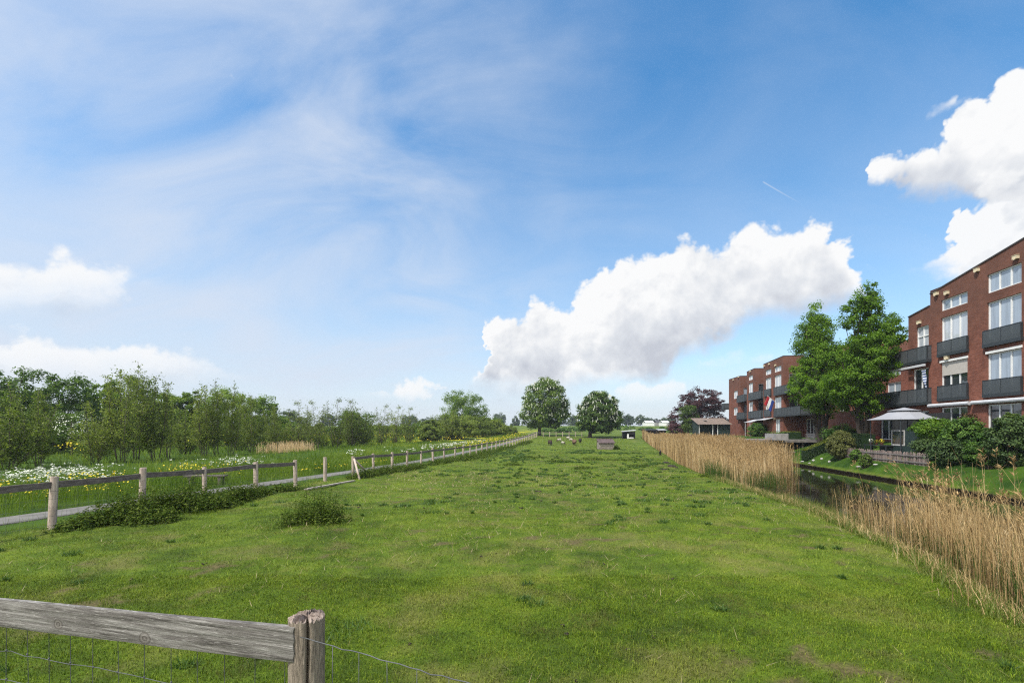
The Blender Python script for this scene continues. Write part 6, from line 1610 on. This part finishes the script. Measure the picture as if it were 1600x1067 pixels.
# picket fence
pf = empty('picket_fence', (X(19.75, 30), 30, gz(19.75, 30)), 0, 'low weathered picket fence on the garden bank below the gazebo', 'fence')
ps = []; o0 = np.array(pf.location)
Yk = 36.6
while Yk > 27.4: ps.append(np.array(P(19.72 + rng.normal(0, .01), Yk)) - o0); Yk -= .125
for k, q in enumerate(ps[:95]):
    h = .74 + rng.normal(0, .03); mb = MB(); w = .042; a = q
    V = [(-.012, -w, -.05), (-.012, w, -.05), (-.012, w, h - .05), (-.012, 0, h), (-.012, -w, h - .05), (.012, -w, -.05), (.012, w, -.05), (.012, w, h - .05), (.012, 0, h), (.012, -w, h - .05)]
    o = mb.add(V, [(0, 1, 2, 3, 4), (9, 8, 7, 6, 5), (0, 5, 6, 1), (1, 6, 7, 2), (2, 7, 8, 3), (3, 8, 9, 4), (4, 9, 5, 0)], rng.uniform(.2, .8)).build('picket', M['picket'], pf); o.location = a; o.rotation_euler = (0, rng.normal(0, .03), -TH)
for h in (.18, .56):
    mb = MB(); mb.beam(ps[0] + np.array((-.03, 0, h)), ps[min(94, len(ps) - 1)] + np.array((-.03, 0, h)), .03, .06); mb.build('rail', M['deck'], pf)
# tall plank fence with a bird house
kf = empty('plank_fence', (X(21.9, 29.8), 29.8, gz(21.9, 29.8)), -TH, 'tall brown plank fence beside the gazebo', 'fence')
mb = MB(); y = -3.6; 
while y < 2.6: mb.box(-.012 + rng.normal(0, .004), .012, y, y + .135, -.2, 1.78 + rng.normal(0, .02), rng.uniform(.1, .9)); y += .15
mb.build('planks', M['plank'], kf)
mb = MB(); mb.box(.014, .06, -3.6, 2.6, .3, .4); mb.box(.014, .06, -3.6, 2.6, 1.3, 1.4); mb.build('rail', M['plank'], kf)
Yn = 30.6; bh = empty('bird_house', (X(21.80, Yn), Yn, hz(668.5, Yn)), -TH, 'small dark wooden bird house fixed to the plank fence', 'bird house')
mb = MB(); mb.box(-.12, .1, -.12, .12, -.2, .08); mb.build('box', M['rail'], bh); mb = MB(); mb.add([(-.2, -.18, .06), (-.2, 0, .22), (-.2, .18, .06), (.1, -.18, .06), (.1, 0, .22), (.1, .18, .06)], [(0, 3, 4, 1), (1, 4, 5, 2)]); o = mb.build('roof', M['picket'], bh); o.modifiers.new('thick', 'SOLIDIFY').thickness = .02
# gazebo
Yz = 32.6; uz = (1413 - 920) / FPX * Yz; gzb = empty('gazebo', (X(uz, Yz), Yz, gz(uz, Yz)), 0, 'white two-tier canopy gazebo standing below the balconies', 'gazebo')
ze = hz(655.4, Yz) - gz(uz, Yz); za = hz(642.5, Yz) - gz(uz, Yz); zp = hz(637, Yz) - gz(uz, Yz)
def pyramid(mb, r0, z0, r1, z1, n=8, ph=pi / 8, sagk=.12, drop=0.):
    rows = 6; V = []
    for k in range(rows + 1):
        f = k / rows; r = r0 + (r1 - r0) * f; z = z0 + (z1 - z0) * (f - sagk * sin(pi * f))
        for j in range(n * 4):
            a = ph + 2 * pi * j / (n * 4); c_ = cos(pi / n) / cos(((a - ph) % (2 * pi / n)) - pi / n); V.append((r * c_ * cos(a), r * c_ * sin(a), z))
    m_ = n * 4
    mb.add(V, [(k * m_ + j, k * m_ + (j + 1) % m_, (k + 1) * m_ + (j + 1) % m_, (k + 1) * m_ + j) for k in range(rows) for j in range(m_)])
    if drop: mb.add([V[j] for j in range(m_)] + [(v[0], v[1], v[2] - drop) for v in V[:m_]], [(j, m_ + j, m_ + (j + 1) % m_, (j + 1) % m_) for j in range(m_)])
mb = MB(); pyramid(mb, 2.12, ze, .80, za, drop=.03); o = mb.build('canopy', M['fabric'], gzb); o.modifiers.new('thick', 'SOLIDIFY').thickness = .012
mb = MB(); pyramid(mb, .98, za + .04, .04, zp + .02, sagk=.05); c_ = mb.build('canopy_top', M['fabric'], gzb); c_.modifiers.new('thick', 'SOLIDIFY').thickness = .012
for a in (pi / 4, 3 * pi / 4, 5 * pi / 4, 7 * pi / 4):
    mb = MB(); mb.tube([(1.85 * cos(a), 1.85 * sin(a), -.1), (1.85 * cos(a), 1.85 * sin(a), ze + .05)], .035, 8); mb.build('post', M['antracite'], gzb)
mb = MB(); mb.box(1.55, 1.75, -1.5, -1.25, .1, ze + .3); mb.build('side_curtain', M['fabric'], gzb)
# dark green screen with a window in front of the gazebo's terrace
sc_ = empty('terrace_screen', (X(20.75, 31.6), 31.6, gz(20.75, 31.6)), -TH, 'dark green terrace screen with a framed clear window under the gazebo', 'screen')
mb = MB(); zt2 = 1.95
for k in range(9):
    a = -1.9 + k * .46; b = a + .45
    if 3 <= k <= 5: mb.box(0, .05, a, b, -.2, .72, .3 + .1 * (k % 3))
    elif k < 3: mb.box(0, .05, a, b, -.2, zt2 - .05, .3 + .1 * (k % 3))
    else: mb.box(0, .05, a, b, -.2, .72, .3 + .1 * (k % 3))
mb.build('boards', M['greenpaint'], sc_)
wf = MB(); y0, y1, z0, z1 = -.50, .86, .72, 1.75; wf.box(-.02, .06, y0, y0 + .07, z0, z1); wf.box(-.02, .06, y1 - .07, y1, z0, z1); wf.box(-.02, .06, y0 + .07, y1 - .07, z0, z0 + .08); wf.box(-.02, .06, y0 + .07, y1 - .07, z1 - .07, z1)
wfo = wf.build('window', M['stone'], sc_); pn = MB(); pn.box(.01, .02, y0 + .05, y1 - .05, z0 + .05, z1 - .05); pn.build('pane', M['paned'], wfo)
# back of the terrace, deep shade there put in by a dark cloth
bc = empty('shade_backdrop', (X(23.4, 33.2), 33.2, gz(23.4, 33.2)), -TH, 'dark shade cloth added to darken the space behind the gazebo', 'shade cloth')
mb = MB(); V = []
for k in range(25): 
    y = -2.6 + k * .25; V += [(.05 * sin(k * 1.9), y, 0), (.05 * sin(k * 1.9 + .5), y, 2.25)]
mb.add(V, [(2 * k, 2 * k + 2, 2 * k + 3, 2 * k + 1) for k in range(24)]); o = mb.build('backdrop', M['dark'], bc); o.modifiers.new('thick', 'SOLIDIFY').thickness = .01
def pot(px, u, zz, mat, label, s=1.):
    Y = uY(px, u); t = empty('flower_pot', (X(u, Y), Y, zz), 0, label, 'flower pot')
    mb = MB(); mb.lathe([(.001, 0), (.13 * s, 0), (.18 * s, .28 * s), (.20 * s, .30 * s), (.16 * s, .29 * s), (.001, .26 * s)], 14); mb.build('pot', M['terracotta'], t, True)
    lf = MB(); n = 90; d = unit(rng.normal(size=(n, 3))); leaves(lf, d * .22 * s + np.array((0, 0, .42 * s)), d, .10 * s); lf.build('leaves', LM['shrub'], t)
    fl_ = MB(); n = 70; d = unit(rng.normal(size=(n, 3)) + np.array((-.3, -.5, .5))); leaves(fl_, d * .27 * s + np.array((0, 0, .44 * s)), d, .09 * s, .9); fl_.build('blossom', M[mat], t)
st_tab = empty('garden_table', (X(20.55, 33.6), 33.6, gz(20.55, 33.6)), -TH, 'dark garden table with flower pots at the left end of the screen', 'table')
mb = MB(); mb.box(-.3, .3, -1.4, 1.3, .72, .77); mb.build('tabletop', M['antracite'], st_tab)
for x in (-.25, .25):
    for y in (-1.3, 1.2): mb = MB(); mb.box(x - .03, x + .03, y - .03, y + .03, 0, .72); mb.build('leg', M['antracite'], st_tab)
zt3 = gz(20.55, 33.6) + .772
pot(1378, 20.45, zt3, 'flowery', 'pot of bright yellow flowers on the garden table, right one', .62); pot(1370, 20.5, zt3, 'flowery', 'smaller pot of yellow flowers on the garden table, middle one', .5); pot(1361, 20.5, zt3, 'flowerw', 'pot of white flowers at the left end of the garden table', .6)
pot(1372, 21.0, zt3 + .25, 'flowerr', 'raised pot of red flowers behind the yellow ones', .5)
# stones and ornaments on the bank
for k, (px, u, y, w, lab) in enumerate(((1271, 18.9, 706, 8, 'white stone on the bank below the diagonal hedge, left one'), (1284, 19.2, 702, 7, 'flat white stone below the diagonal hedge, right one'), (1296, 19.0, 706, 7, 'pale stone at the left foot of the golden round bush'), (1254, 18.6, 714, 10, 'long white slab lying on the lawn edge by the jetty'), (1265, 18.55, 716, 7, 'small white slab on the lawn edge next to the long slab'), (1368, 19.3, 716, 12, 'grey flat stone beside the straw-yellow grass clump'), (1342, 18.9, 718, 14, 'grey stepping slab on the lawn edge'))):
    Y = uY(px, u); w_ = w / FPX * Y * .32; q = np.random.default_rng(90 + k); mb = MB(); mb.ball((0, 0, .04), (w_, w_ * .7, .05 + .05 * (k < 3)), 10, 6); mb.V[-1] = mb.V[-1] * (1 + q.normal(0, .07, mb.V[-1].shape))
    o = mb.build('garden_stone', M['stone']); o.location = (X(u, Y), Y, gz(u, Y)); tag(o, lab, 'stone')
# timber edging of the far bank: short stakes
eg = MB(); Yk = 16.
while Yk < 58: 
    h = -2.93 + rng.normal(0, .02); eg.tube([(X(18.27, Yk), Yk, -3.5), (X(18.27, Yk), Yk, h)], .05 + rng.uniform(0, .015), 6); Yk += .125
o = eg.build('bank_edging', M['wetwood']); tag(o, 'row of dark wooden stakes edging the lawn along the water', 'edging')
# ---------------------------------------------------------------- air
hzm, nt = newmat('air'); v = N(nt, 'VolumePrincipled'); v.inputs['Color'].default_value = (.80, .88, 1, 1); v.inputs['Density'].default_value = .0003; v.inputs['Anisotropy'].default_value = .2
o_ = N(nt, 'OutputMaterial'); L(nt, v.outputs[0], o_.inputs['Volume'])
mb = MB(); mb.box(-2750, 3400, -40, 3300, -4.8, 15); o = mb.build('haze', hzm); tag(o, 'thin haze in the air over the fields', 'haze', kind='stuff')
